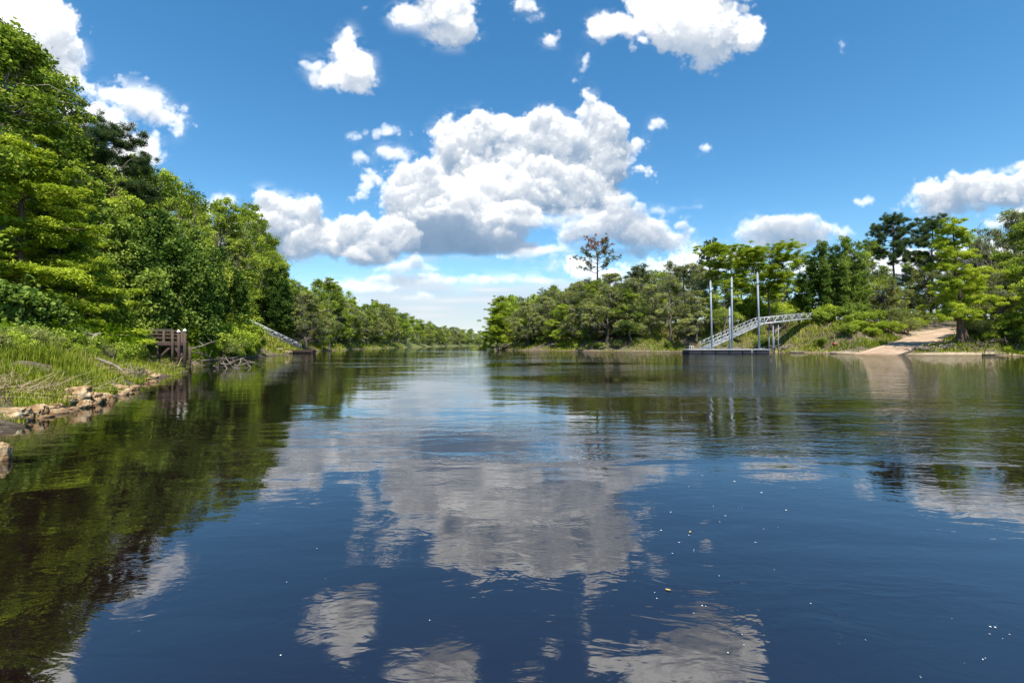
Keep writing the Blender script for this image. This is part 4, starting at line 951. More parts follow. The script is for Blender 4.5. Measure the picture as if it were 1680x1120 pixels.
def grass_all():
    rng = np.random.default_rng(5)
    # left bank, near: sample in a polar wedge so that density follows the distance
    def scatter(n, a0, a1, r0, r1, dlo, dhi, left, pw=1.):
        a = np.radians(rng.uniform(a0, a1, n)); r = r0 * (r1 / r0) ** (rng.uniform(0, 1, n) ** pw)
        p = np.stack([r * np.sin(a), r * np.cos(a)], 1)
        d, lf = bank(p); keep = (d > dlo) & (d < dhi) & (lf == bool(left))
        s, t, L = ramp_coords(p); keep &= (np.abs(t) > 3.0) | (s > L + 20) | (s < -3)
        return p[keep], d[keep], r[keep]
    p, d, r = scatter(330000, -64, -20, 8, 44, .06, 13, 1)
    cl = pnoise(p[:, 0], p[:, 1], 1.3) + .7 * pnoise(p[:, 0], p[:, 1] + 50, .45)
    k = cl + rng.uniform(-.5, .5, len(p)) > -.05
    p, d, r, cl = p[k], d[k], r[k], cl[k]
    h = (.26 + .28 * np.clip(cl + .3, 0, 1.4)) * rng.uniform(.5, 1.25, len(p)) * np.clip(.42 + d / 4, .42, 1.25)
    tint = .40 + .36 * pnoise(p[:, 0], p[:, 1], 2.1) + rng.normal(0, .14, len(p))
    o = blades('bank_grass', M['grass'], np.column_stack([p, height(p) - .03]), h, .0065 + .00042 * r, rng, tint=tint); tag(o, 'bright green grass covering the near left bank down to the rocks', 'grass', kind='stuff')
    p, d, r = scatter(170000, -44, -2, 40, 190, .2, 9, 1)
    k = (pnoise(p[:, 0], p[:, 1], 3.) + rng.uniform(-.5, .6, len(p)) > -.35) & ((r < 90) | (d < 3.5)); p, d, r = p[k], d[k], r[k]
    o = blades('shore_grass', M['grass'], np.column_stack([p, height(p) - .03]), rng.uniform(.25, .75, len(p)) * np.clip(.5 + d / 3, .5, 1.2), .0006 * r + .012, rng, tint=.45 + .3 * pnoise(p[:, 0], p[:, 1], 5.) + rng.normal(0, .14, len(p)))
    tag(o, 'strip of yellow-green grass along the far left shore', 'grass', kind='stuff')
    p, d, r = scatter(260000, -4, 60, 56, 135, .3, 16, 0)
    k = pnoise(p[:, 0], p[:, 1], 4.2) + .5 * pnoise(p[:, 0], p[:, 1], 1.4) + rng.uniform(-.5, .5, len(p)) > -.2; p, d, r = p[k], d[k], r[k]
    o = blades('right_bank_grass'.replace('right_', ''), M['grass'], np.column_stack([p, height(p) - .03]), rng.uniform(.2, .7, len(p)) * np.clip(.6 + d / 6, .5, 1.2), .0006 * r + .010, rng, tint=.36 + .3 * pnoise(p[:, 0], p[:, 1], 6.) + rng.normal(0, .14, len(p)))
    tag(o, 'patchy sunlit grass over the sandy right bank', 'grass', kind='stuff')
    # dry flattened stems lying about on both banks
    for left, a0, a1, r0, r1, n, lab in ((1, -64, -24, 9, 40, 22000, 'dry brown stems and twigs littering the left bank'), (0, -2, 58, 58, 130, 30000, 'dry brown stems and twigs littering the right bank')):
        p, d, r = scatter(n, a0, a1, r0, r1, .3, 11, left)
        k = pnoise(p[:, 0] + 9, p[:, 1], 2.4) > .0; p, d, r = p[k], d[k], r[k]
        z = height(p) + rng.uniform(.0, .25, len(p)); m = len(p); an = rng.uniform(0, 6.28, m); el = rng.normal(.15, .3, m); ln = rng.uniform(.2, .8, m)
        dv = np.stack([np.cos(an) * np.cos(el), np.sin(an) * np.cos(el), np.sin(el)], 1) * ln[:, None]; w = np.stack([-np.sin(an), np.cos(an), np.full(m, .4)], 1) * (.004 + .00025 * r)[:, None]
        q = np.column_stack([p, z]); V = np.stack([q - w, q + w, q + dv + w * .6, q + dv - w * .6], 1).reshape(-1, 3)
        o = link('dry_stems', raw_mesh('dry_stems', V, [np.arange(len(V)).reshape(-1, 4)], tint=rng.uniform(.1, 1, m)), M['dryw']); tag(o, lab, 'dry stems', kind='stuff')
# ------------------------------------------------------------------ rocks and driftwood
from mathutils import noise as mn
def rock_mesh(name, size, seed, layers=.5, sub=4):
    bm = bmesh.new(); bmesh.ops.create_icosphere(bm, subdivisions=sub, radius=.5)
    o = Vector((seed * 7.13, seed * 3.7, seed * 1.9))
    for v in bm.verts:
        p = v.co.copy(); n = p.normalized()
        big = mn.fractal(p * 2.2 + o, 1., 2., 3) * .20
        cell = mn.voronoi(p * 4.2 + o)[0][0]; pit = min(0., cell - .34) * .75        # solution pits
        lay = math.sin(p.z * 24 + 3 * mn.noise(p * 3 + o)) * .016 * layers
        fin = mn.fractal(p * 9 + o, 1., 2., 5) * .065
        q = p + n * (big + pit + lay + fin)
        if q.z > .30: q.z = .30 + (q.z - .30) * .35                                   # flat weathered top
        v.co = Vector((q.x * size[0], q.y * size[1], q.z * size[2]))
    me = D.meshes.new(name); bm.to_mesh(me); bm.free()
    me.polygons.foreach_set('use_smooth', [sum(1 for _ in ()) == 0] * len(me.polygons)); return me
def rocks():
    L = [  # px, top row, bottom row, width in columns, distance (None: bottom row is the waterline), label
        (28, 640, 677, 66, None, 'big pale layered limestone block at the left edge'),
        (56, 644, 670, 30, None, 'pale limestone block right of the big layered one'),
        (18, 667, 694, 56, None, 'dark undercut limestone slab at the waterline below the big block'),
        (62, 662, 686, 24, None, 'small rusty limestone lump at the water in front of the pale blocks'),
        (85, 650, 670, 32, None, 'honeycombed limestone boulder, leftmost of the row on the waterline'),
        (106, 647, 669, 32, None, 'honeycombed limestone boulder, second of the row on the waterline'),
        (130, 632, 665, 42, None, 'tallest honeycombed boulder in the row on the waterline'),
        (152, 643, 663, 30, None, 'honeycombed boulder just right of the tallest one in the waterline row'),
        (173, 644, 660, 28, None, 'honeycombed boulder at the right end of the waterline row'),
        (98, 668, 676, 26, None, 'flat stone awash in front of the waterline boulders'),
        (42, 614, 634, 46, 12.6, 'pale slab lying in the grass above the big block'),
        (8, 617, 638, 26, 12.0, 'brownish stone in the grass at the left edge'),
        (20, 600, 612, 22, 13.6, 'small brown stone higher in the grass at the left edge'),
        (200, 640, 648, 30, None, 'flat pale stone just breaking the water right of the boulder row'),
        (168, 628, 642, 34, 13.6, 'low stone half hidden in grass behind the right end of the boulder row'),
        (194, 624, 636, 30, None, 'low dark stone on the shore below the driftwood branch'),
        (110, 630, 642, 24, 12.4, 'small stone in the grass behind the honeycombed boulders'),
        (0, 722, 756, 36, None, 'tan stone standing alone in the shallow water at the left edge'),
        (-70, 660, 720, 90, None, 'large limestone block beyond the left edge of the view'),
        (252, 612, 620, 26, None, 'flat stone at the water below the old wooden platform'),
        (236, 606, 614, 20, 19.5, 'tan stone in the grass below the old wooden platform'),
        (216, 620, 630, 22, None, 'dark stone at the water left of the old wooden platform'),
        (140, 655, 669, 20, None, 'small pitted stone in front of the tallest boulder')]
    for i, (px, y0, y1, wp, Y, lab) in enumerate(L):
        Y = EYE * F / (y1 - HZ) if Y is None else Y
        w = wp / F * Y; Y = Y + w * .35; X = (px - 840) / F * Y; zt = EYE + (HZ - y0) / F * Y; zb = min(EYE + (HZ - y1) / F * Y, hz(X, Y)) - .12
        h = (zt - zb) / .86
        o = link('limestone_rock', rock_mesh('limestone_rock', (w * .98, w * .85, h), i + 1, sub=5), M['rock'])
        o.location = (X, Y, zt - h * .40); o.rotation_euler = (0, 0, (i * 1.7) % .9 - .45)
        tag(o, lab, 'rock', 'limestone rocks along the left shore')
    rng = np.random.default_rng(12)
    for i in range(26):                                     # small stones bedded along the near waterline
        px = rng.uniform(60, 262); yb = np.interp(px, [60, 120, 185, 230, 262], [684, 670, 655, 633, 619]) + rng.uniform(-7, 4); Y = EYE * F / (yb - HZ); X = (px - 840) / F * Y; s = rng.uniform(.12, .34)
        o = link('limestone_rock', rock_mesh('limestone_rock', (s * 1.4, s, s * .8), 80 + i, sub=3), M['rock']); o.location = (X, Y, max(hz(X, Y), -.05) + s * .12); o.rotation_euler = (0, 0, i * 2.1)
        tag(o, 'small loose stone bedded along the near left waterline', 'rock', 'small stones along the near left waterline')
    for i in range(16):                                     # rubble by the left gangway
        px = 432 + i * 3.6 + rng.uniform(-2, 2); Y = 66 + (px - 440) * .13 + rng.uniform(-1, 2); X = (px - 840) / F * Y
        for _ in range(30):
            d = bank([(X, Y)])[0][0]
            if d < .1: X -= .3
            elif d > 2.8: X += .3
            else: break
        s = rng.uniform(.35, .9)
        o = link('limestone_rock', rock_mesh('limestone_rock', (s * 1.3, s, s * .8), 40 + i, sub=3), M['rock'])
        o.location = (X, Y, hz(X, Y) + s * .2); o.rotation_euler = (0, 0, i)
        tag(o, 'pale rubble stone on the shore beside the left gangway', 'rock', 'rubble stones beside the left gangway')

def branchy(mb, P, R, n, ln, rng, k=5, up=.4, sub=2):
    """a limb along P with side branches"""
    P = np.asarray(P, float); mb.tube(P, np.linspace(R, R * .35, len(P)), k)
    for i in range(n):
        t = rng.uniform(.2, 1.) * (len(P) - 1); j = min(len(P) - 2, int(t)); s = P[j] + (P[j + 1] - P[j]) * (t - j)
        d = unit(rng.standard_normal(3) + np.array([0, 0, up])) * ln * rng.uniform(.5, 1.2)
        b = curve(s, s + d, 5, rng, .05, .09); mb.tube(b, np.linspace(R * .4, R * .10, 5), 4, cap=False)
        for _ in range(sub):
            s2 = b[rng.integers(2, 5)]; e = s2 + unit(rng.standard_normal(3) + np.array([0, 0, up])) * ln * .45 * rng.uniform(.5, 1.2)
            mb.tube(curve(s2, e, 4, rng, .05, .1), np.linspace(R * .18, R * .06, 4), 3, cap=False)
def driftwood():
    rng = np.random.default_rng(8)
    def piece(name, P, R, n, ln, lab, cat='branch', mat='drift', up=.4, group=None, sub=2):
        mb = MB(); P = np.array(P); branchy(mb, P, R, n, ln, rng, 6, up, sub)
        c = P[0].copy(); mb.V = [v - c for v in mb.V]
        o = mb.build(name, M[mat], None, True); o.location = c; tag(o, lab, cat, group); return o
    piece('dead_branch', [at(158, 588, 17.4), at(176, 594, 17), at(192, 601, 16.8), at(206, 613, 16.8), at(224, 625.5, 17.2)], .055, 5, .6, 'grey dead branch arching from the grass down to the water')
    piece('dead_branch', [at(206, 618, 16.8), at(218, 617, 17.2), at(228, 621, 17.4), at(214, 628, 16.9)], .07, 8, .45, 'dark knot of driftwood at the water at the tip of the arching branch', mat='drift_dark')
    piece('fallen_log', [at(314, 596, 31), at(340, 591, 33), at(365, 589.5, 34.5), at(392, 585, 37)], .12, 6, .8, 'dark fallen log along the waterline right of the wooden posts', 'log', 'drift_dark', .2)
    # bare treetop lying in the water
    mb = MB(); c = at(374, 604, 28.)
    for a, b in (((352, 606), (372, 586)), ((350, 600), (362, 612)), ((362, 596), (400, 610)), ((372, 612), (366, 592)), ((370, 600), (412, 592)), ((378, 606), (404, 604)), ((385, 600), (424, 596)), ((392, 598), (398, 588)), ((358, 590), (380, 598)), ((405, 598), (418, 606))):
        p0 = at(*a, 28 + rng.uniform(-1, 1)); p1 = at(*b, 28 + rng.uniform(-1, 1)); p0[2] = max(p0[2], -.12); p1[2] = max(p1[2], -.12)
        P = curve(p0, p1, 6, rng, .08, .06); branchy(mb, P, .035, 4, .45, rng, 5, .1, 2)
    mb.V = [v - c for v in mb.V]; o = mb.build('bare_treetop', M['drift'], None, True); o.location = c
    tag(o, 'tangle of bare grey branches standing in the water', 'branches')
    piece('dead_branch', [at(312, 573, 27), at(330, 568, 27.5), at(342, 563, 28), at(356, 559, 29)], .05, 3, .5, 'dark bare branch rising to the right from the short post')
    piece('dead_branch', [at(312, 577, 26.5), at(328, 580, 27), at(340, 584, 27.5), at(352, 588, 28)], .05, 3, .5, 'dark bare branch dipping to the water right of the short post', mat='drift_dark')
    piece('snag', [at(56, 556, 18.5), at(60, 535, 18.6), at(66, 512, 18.7), at(73, 484, 18.8)], .12, 5, .5, 'dark broken snag leaning on the grassy left bank', 'dead tree', 'drift_dark')
    piece('snag', [at(75, 540, 19), at(76, 515, 19), at(77, 495, 19)], .05, 1, .3, 'thin dark dead stem right of the leaning snag', 'dead tree', 'drift_dark')
    piece('fallen_log', [at(134, 566, 19.5), at(148, 558, 19.6), at(158, 549, 19.7), at(165, 547, 20)], .13, 4, .45, 'weathered grey log with broken stubs lying on the left bank', 'log')
    piece('fallen_log', [at(170, 572, 20.4), at(180, 580, 20.2), at(188, 588, 20)], .12, 5, .3, 'short dark rotten log below the grey one on the left bank', 'log', 'drift_dark')
    piece('dead_branch', [at(78, 536, 20), at(95, 534, 20), at(110, 529, 20.2)], .05, 2, .4, 'pale dead branch right of the leaning snag')
    piece('dead_branch', [at(200, 590, 23), at(222, 577, 24), at(240, 566, 24.5)], .045, 1, .3, 'pale straight pole leaning on the wooden platform', 'pole')
    for i, (px, py, Y) in enumerate(((30, 595, 14.5), (60, 588, 15.5), (100, 585, 17), (40, 577, 17), (122, 582, 18), (85, 600, 15))):
        p = at(px, py, Y); g = hz(p[0], p[1]); e = p + np.array([rng.uniform(.7, 1.5), rng.uniform(-.3, .5), 0.])
        p[2] = g + .05; e[2] = hz(e[0], e[1]) + .25
        piece('dead_branch', curve(p, e, 5, rng, .08, .05), .03, 6, .5, 'thin grey brushwood branch lying in the grass of the left bank', 'branch', group='brushwood on the left bank')
    # right bank
    def shore_log(a, b, Y, R, lab, mat='drift'):
        p, q = at(a, 577, Y), at(b, 577, Y); p[2] = q[2] = .10
        piece('fallen_log', curve(p, q, 6, rng, .0, .012), R, 3, .4, lab, 'log', mat, group='logs on the right waterline')
    shore_log(1296, 1352, 78, .16, 'long pale log at the water left of the red tub'); shore_log(1362, 1412, 71.5, .13, 'pale log at the water between the red tub and the boat ramp')
    shore_log(1530, 1590, 61.6, .12, 'dark log at the water below the leaning cypress', 'drift_dark'); shore_log(1612, 1700, 59.5, .13, 'dark log at the water at the right edge', 'drift_dark')
    piece('fallen_log', [at(1268, 546, 84), at(1277, 540, 85), at(1288, 533, 87)], .16, 2, .8, 'pale fallen trunk on the slope under the right walkway', 'log')
    for lab, px0, px1, Y, h, n, mt in (('tangle of brown roots on the bank behind the floating dock', 1190, 1226, 80, 1.1, 26, 'drift'), ('grey brush pile on the bank right of the floating dock', 1238, 1300, 79.5, 1.6, 42, 'drift'),
                                      ('mound of exposed grey roots left of the big cypress foot', 1508, 1552, 62.3, 1.0, 42, 'drift'), ('tangle of dark roots on the bank right of the big cypress', 1588, 1672, 61.5, 1.0, 44, 'drift_dark'), ('heap of bleached driftwood below the bend', 812, 846, 111, 1.6, 24, 'drift')):
        mb = MB(); c = None
        for i in range(n):
            px = rng.uniform(px0, px1); X = (px - 840) / F * Y; y = Y + rng.uniform(-.5, 2.2); g = max(0., hz(X, y))
            p = np.array([X, y, g + rng.uniform(0, .5) * h]); c = p.copy() if c is None else c
            e = p + np.array([rng.normal(0, 1.1), rng.normal(-.3, .6), rng.uniform(-.3, .6) * h]); e[2] = max(e[2], -.1)
            mb.tube(curve(p, e, 6, rng, .12, .10), np.linspace(rng.uniform(.05, .13), .025, 6), 4)
        mb.V = [v - c for v in mb.V]; o = mb.build('root_tangle', M[mt], None, True); o.location = c; tag(o, lab, 'roots')

# ------------------------------------------------------------------ built things
def old_platform():
    Y = 25.9; X0 = (230 - 840) / F * Y; zt = 1.63; dep = 2.3; RZ = math.radians(33)
    e = empty('wooden_platform', (X0, Y, 0), RZ); tag(e, 'old red-brown wooden platform with railing on posts above the grassy left bank', 'platform')
    W = 2.1; rng = np.random.default_rng(2)
    m = MB(); n = 11
    for i in range(n): m.box((W / 2, dep * (i + .5) / n, zt - .02 + rng.normal(0, .004)), (W + .1 + rng.normal(0, .04), dep / n - .015, .04))
    m.build('deck', M['wood_grey'], e, bevel=.006)
    for y in (.06, dep * .5, dep - .06): MB().box((W / 2, y, zt - .15), (W + .02, .07, .20)).build('joist', M['wood_red'], e, bevel=.006)
    for i, (x, y, top) in enumerate(((W * .70, -.03, 2.34), (W * .36, .1, zt - .05), (W * .62, dep * .6, zt - .05), (W * .86, dep - .1, 2.3), (-.05, dep - .05, 2.36), (W * .42, dep + .02, 2.33), (-.06, .15, 2.30), (W * .90, .3, zt - .05))):
        b = hz(X0 + x * math.cos(RZ) - y * math.sin(RZ), Y + x * math.sin(RZ) + y * math.cos(RZ)) - .4
        MB().tube([(x, y, b), (x + .01, y, (b + top) / 2), (x, y, top)], [.075, .07, .068], 9).build('post', M['wood_red'], e, True)
    for z in (2.28, 2.08, 1.86):
        MB().bar((-.1, dep + .08, z + .02), (W * .88, dep + .03, z), .04, .11).build('rail', M['wood_red'], e, bevel=.005)
        MB().bar((-.12, .1, z - .03), (-.12, dep + .02, z + .01), .04, .11).build('rail', M['wood_grey'], e, bevel=.005)
    MB().bar((-.1, -.11, 2.31), (W * .72, -.03, 2.33), .05, .05).build('rail', M['wood_grey'], e, bevel=.005)
    for a, b in (((W * .36, .12, .6), (W * .7, .1, 1.45)), ((W * .95, .1, .5), (W * .72, .1, 1.45))): MB().bar(a, b, .05, .12).build('brace', M['wood_red'], e, bevel=.005)
    for px, top, r, cap, lab in ((293, 545, .075, 1, 'left one of the two tall reddish posts with white caps'), (303, 543.5, .08, 1, 'right one of the two tall reddish posts with white caps'), (311.3, 567.5, .065, 0, 'short reddish post without a cap beside the wooden platform')):
        Yp = 25.6; X = (px - 840) / F * Yp; b = min(hz(X, Yp), .3) - .5; top = EYE + (HZ - top) / F * Yp
        p = empty('mooring_post', (X, Yp, 0)); tag(p, lab, 'post', 'posts by the wooden platform')
        MB().tube([(0, 0, b), (.01, 0, top * .5), (0, 0, top)], [r * 1.05, r, r * .96], 10).build('shaft', M['wood_red'], p, True)
        if cap: MB().tube([(0, 0, top), (0, 0, top + .03), (0, 0, top + .09), (0, 0, top + .16)], [r * 1.25, r * 1.3, r * .9, r * .12], 10).build('cap', M['white_cap'], p, True)

def truss_side(mb, A, B, h, n, r=.035, zig=True):
    A = np.asarray(A, float); B = np.asarray(B, float); up = np.array([0, 0, h])
    mb.tube([A, B], r * 1.5, 6); mb.tube([A + up, B + up], r * 1.25, 6)
    for i in range(n + 1):
        p = A + (B - A) * i / n; mb.tube([p, p + up], r * .8, 5)
        if i < n:
            q = A + (B - A) * (i + 1) / n
            if zig and i % 2: mb.tube([p + up, q], r * .8, 5)
            else: mb.tube([p, q + up], r * .8, 5)
def gangway(name, A, B, w, h, n, lab, cat='gangway', rails=0, r=.035, mat='alu'):
    A = np.asarray(A, float); B = np.asarray(B, float); d = B - A; s = np.cross(d, [0, 0, 1.]); s /= np.linalg.norm(s); s *= w / 2
    e = empty(name, A); tag(e, lab, cat); Z = np.zeros(3); E = B - A
    for sg in (-1, 1):
        m = MB(); truss_side(m, Z + s * sg, E + s * sg, h, n, r); m.build('truss', M[mat], e, True)
    m = MB(); L = np.linalg.norm(d); k = int(L / .16); dv = d / L; v = np.cross(s / np.linalg.norm(s), dv)
    if v[2] < 0: v = -v
    ax = [dv, s / np.linalg.norm(s), v]
    m.box(E / 2 - v * .035, (L, w - .06, .03), ax)
    for i in range(k): m.box(E * (i + .5) / k, (.05, w - .1, .035), ax)
    m.build('walking_surface', M['deckm'], e)
    for j in range(rails):
        zz = np.array([0, 0, h * (j + 1) / (rails + 1)])
        for sg in (-1, 1): MB().tube([Z + s * sg + zz, E + s * sg + zz], r * .6, 5).build('handrail', M[mat], e, True)
    m = MB()
    for i in range(0, n + 1, 2): p = E * i / n - v * .10; m.tube([p - s, p + s], r, 5)
    m.build('cross_beam', M[mat], e, True); return e
def right_dock():
    Y0, Y1 = 66.3, 69.0; xa, xb = (1130 - 840) / F * Y0, (1263 - 840) / F * Y0; W = xb - xa; dp = Y1 - Y0; zt = .72
    e = empty('floating_dock', (xa, Y0, 0)); tag(e, 'long low floating dock with black floats and a grey deck by the right bank', 'dock')
    m = MB(); n = 60
    for i in range(n): m.box((W * (i + .5) / n, dp / 2, zt - .03), (W / n - .012, dp, .05))
    m.build('deck', M['deckm'], e)
    for y in (.06, dp - .06): MB().box((W / 2, y - (.07 if y < 1 else -.07), zt - .06), (W + .1, .08, .09)).build('fascia', M['alu'], e, bevel=.01)
    for x in (-.03, W + .03): MB().box((x, dp / 2, zt - .06), (.08, dp + .12, .086)).build('fascia', M['alu'], e, bevel=.01)
    for i in range(6):
        a, b = W * i / 6 + .05, W * (i + 1) / 6 - .05; MB().box(((a + b) / 2, dp / 2, .20), (b - a, dp - .1, .70)).build('float', M['float'], e, bevel=.05)
    MB().box((W * .775, -.10, .38), (.06, .05, .62)).build('fender', M['white_cap'], e, bevel=.01)
    m = MB()
    for x in (.12, .48): m.tube([(x, .1, zt - .3), (x, .1, zt + .40), (x + .06, .1, zt + .46), (x + .24, .1, zt + .46), (x + .30, .1, zt + .40), (x + .30, .1, zt - .3)], .035, 6)
    m.build('ladder', M['white_cap'], e, True)
    for x in (W * .30, W * .55, W * .83): 
        m = MB(); m.tube([(x - .14, .22, zt + .09), (x + .14, .22, zt + .09)], .022, 5); m.box((x, .22, zt + .04), (.10, .05, .08)); m.build('cleat', M['steel'], e)
    for i, (pb, pt, yt, Y, lab) in enumerate(((1168.5, 1165.5, 462, 67., 'leftmost of the tall steel piles of the floating dock'), (1201.5, 1200.3, 456, 67., 'middle tall steel pile of the floating dock'), (1246.5, 1242.5, 448.5, 67., 'rightmost and tallest steel pile of the floating dock'), (1197, 1197, 505, 70.2, 'shorter steel pile behind the floating dock, just left of the middle pile'))):
        x = (pb - 840) / F * Y; t = at(pt, yt, Y) - np.array([x, Y, 0]); r = .13
        p = empty('steel_pile', (x, Y, 0)); tag(p, lab, 'pile', 'steel piles of the floating dock')
        MB().tube([(0, 0, -2.5), t * .5, t], r, 12).build('pipe', M['steel'], p, True)
        bz = t * (.86 if i < 3 else .8); MB().tube([bz, bz + np.array([0, 0, .16])], r * 1.12, 12).build('band', M['band'], p, True)
        MB().tube([t + [0, 0, .002], t + [0, 0, .05], t + [0, 0, .22]], [r * 1.05, r * 1.05, .02], 12).build('cap', M['steel'], p, True)
        if i < 3:
            m = MB(); a = np.linspace(0, 2 * np.pi, 17); m.tube(np.column_stack([.26 * np.cos(a), .26 * np.sin(a), np.full(17, zt + .06)]), .04, 5, cap=False); m.build('collar', M['steel'], p, True)
    A = at(1156, 572.6, 68.2); A[2] = zt + .12; Bp = at(1246, 531.2, 76.)
    gangway('gangway', A, Bp, 1.5, 1.02, 14, 'silver truss gangway sloping from the floating dock up to the bank', rails=1)
    E_ = at(1328, 522, 86.); Bq = Bp + (E_ - Bp) * .012
    w = gangway('raised_walkway', Bq, E_, 1.5, 1.0, 12, 'silver railed walkway running from the gangway head onto the right bank', 'walkway', rails=0, r=.042)
    for t in (.20, .30):
        for sg in (-.6, .6):
            P = Bq + (E_ - Bq) * t + np.array([.0, sg, 0]); g = hz(P[0], P[1]); q = P - Bq
            MB().tube([(q[0], q[1], g - Bq[2] - .6), (q[0], q[1], q[2] - .12)], .08, 9).build('support_post', M['steel'], w, True)
def left_gangway():
    A = at(493, 571.5, 74.5); A[2] = .72; Bp = at(409, 532.5, 70.)
    gangway('gangway', A, Bp, .9, .80, 10, 'thin silver gangway sloping down the left bank to a small float', r=.03)
    Y0 = 73.4; xa, xb = (479 - 840) / F * Y0, (511 - 840) / F * Y0; W = xb - xa
    e = empty('floating_platform', (xa, Y0, 0)); tag(e, 'small dark red floating platform at the foot of the left gangway', 'float')
    m = MB()
    for i in range(14): m.box((W * (i + .5) / 14, .9, .50), (W / 14 - .015, 1.8, .06))
    m.build('deck', M['wood_red'], e)
    for y in (.1, 1.7): MB().box((W / 2, y, .30), (W, .10, .30)).build('beam', M['wood_red'], e, bevel=.01)
    for i in range(3): MB().box((W * (i + .5) / 3, .9, .08), (W / 3 - .12, 1.55, .34)).build('float', M['float'], e, bevel=.03)
    p = empty('mooring_post', (xb + .05, Y0 + .1, 0)); tag(p, 'stout brown post at the right end of the small red float', 'post')
    MB().tube([(0, 0, -.8), (0, 0, .6), (0, 0, 1.05)], [.19, .19, .18], 10).build('shaft', M['wood_red'], p, True)
    MB().tube([(0, 0, 1.052), (0, 0, 1.10), (0, 0, 1.13)], [.20, .20, .1], 10).build('cap', M['wood_grey'], p, True)
def boat_ramp():
    d = RB - RA; L = np.linalg.norm(d); d /= L; n = np.array([-d[1], d[0]])
    e = empty('boat_ramp', (RA[0], RA[1], 0)); tag(e, 'sloping sandy concrete boat ramp running from the water up the right bank', 'boat ramp')
    ss = np.concatenate([np.arange(-9, L + 16, .8)]); tt = np.linspace(-2.6, 2.6, 9)
    def top(s): return np.interp(s, [-14, 0, L, L + 14, L + 40], [-2.0, 0.0, 3.7, 4.9, 5.6])
    V = []; rng = np.random.default_rng(4)
    for s in ss:
        for t in tt: q = d * s + n * t; V.append((q[0], q[1], top(s) + .075 + rng.normal(0, .004)))
    nt_ = len(tt); N = len(V); V += [(x, y, z - .25) for x, y, z in V]
    Q = []
    for i in range(len(ss) - 1):
        for j in range(nt_ - 1): a = i * nt_ + j; Q.append((a, a + nt_, a + nt_ + 1, a + 1)[::-1])
        for j in (0, nt_ - 1): a = i * nt_ + j; Q.append((a, a + nt_, a + nt_ + N, a + N))
    link('slab', raw_mesh('slab', np.array(V), [np.array(Q)]), M['concrete'], e)
    def edge(t, s0, s1, w, h, mat, name):
        m = MB(); S = np.linspace(s0, s1, 7)
        P = [np.array([*(d * s + n * t), top(s) + .06]) for s in S]
        for a, b in zip(P[:-1], P[1:]): m.bar(a, a + (b - a) * .985, w, h)
        m.build(name, M[mat], e, bevel=.01)
    edge(-2.74, -2, 11, .20, .30, 'drift_dark', 'kerb')
    # stepped timbers on the slope left of the head of the ramp
    st = empty('timber_steps', at(1535, 541, 88.)); tag(st, 'pale timber steps on the slope above the boat ramp', 'steps')
    for i in range(6):
        P = at(1538 - i * 3.2, 541.0 - i * 2.6, 87.5 + i * 1.0) - at(1535, 541, 88.)
        m = MB(); m.box(P, (4.4 - i * .25, .32, .22)); m.build('step', M['drift'], st, bevel=.02)
        for x in (-1.6, 1.6): MB().box(P + np.array([x, .1, -1.0]), (.14, .14, 1.80)).build('stake', M['drift'], st)
    X, Y = 54.0, 76.2; g = hz(X, Y)
    t = empty('plastic_tub', (X, Y, g), .4); tag(t, 'red-orange tub tipped over on the sandy shore left of the boat ramp', 'tub')
    m = MB(); k = 16; a = np.arange(k) * 2 * np.pi / k
    ring = lambda x, r: np.column_stack([np.full(k, x), r * np.cos(a), .36 + r * np.sin(a)])
    R_ = [ring(-.30, .24), ring(0, .29), ring(.34, .34), ring(.34, .31), ring(0, .26), ring(-.26, .21)]
    Vv = np.concatenate(R_ + [np.array([[-.30, 0, .36], [-.26, 0, .36]])]); Q = []; i0 = np.arange(k); i1 = (i0 + 1) % k
    for j in range(5): Q.append(np.stack([j * k + i0, j * k + i1, (j + 1) * k + i1, (j + 1) * k + i0], 1))
    T = np.concatenate([np.stack([i1, i0, np.full(k, 6 * k)], 1), np.stack([5 * k + i0, 5 * k + i1, np.full(k, 6 * k + 1)], 1)])
    m.add(Vv, np.concatenate(Q), T); m.build('bucket', M['rusty'], t, True)
    th = np.linspace(0, 2 * np.pi, 25); MB().tube(np.column_stack([np.full(25, .34), .34 * np.cos(th), .36 + .34 * np.sin(th)]), .025, 5, cap=False).build('rim', M['white_cap'], t, True)

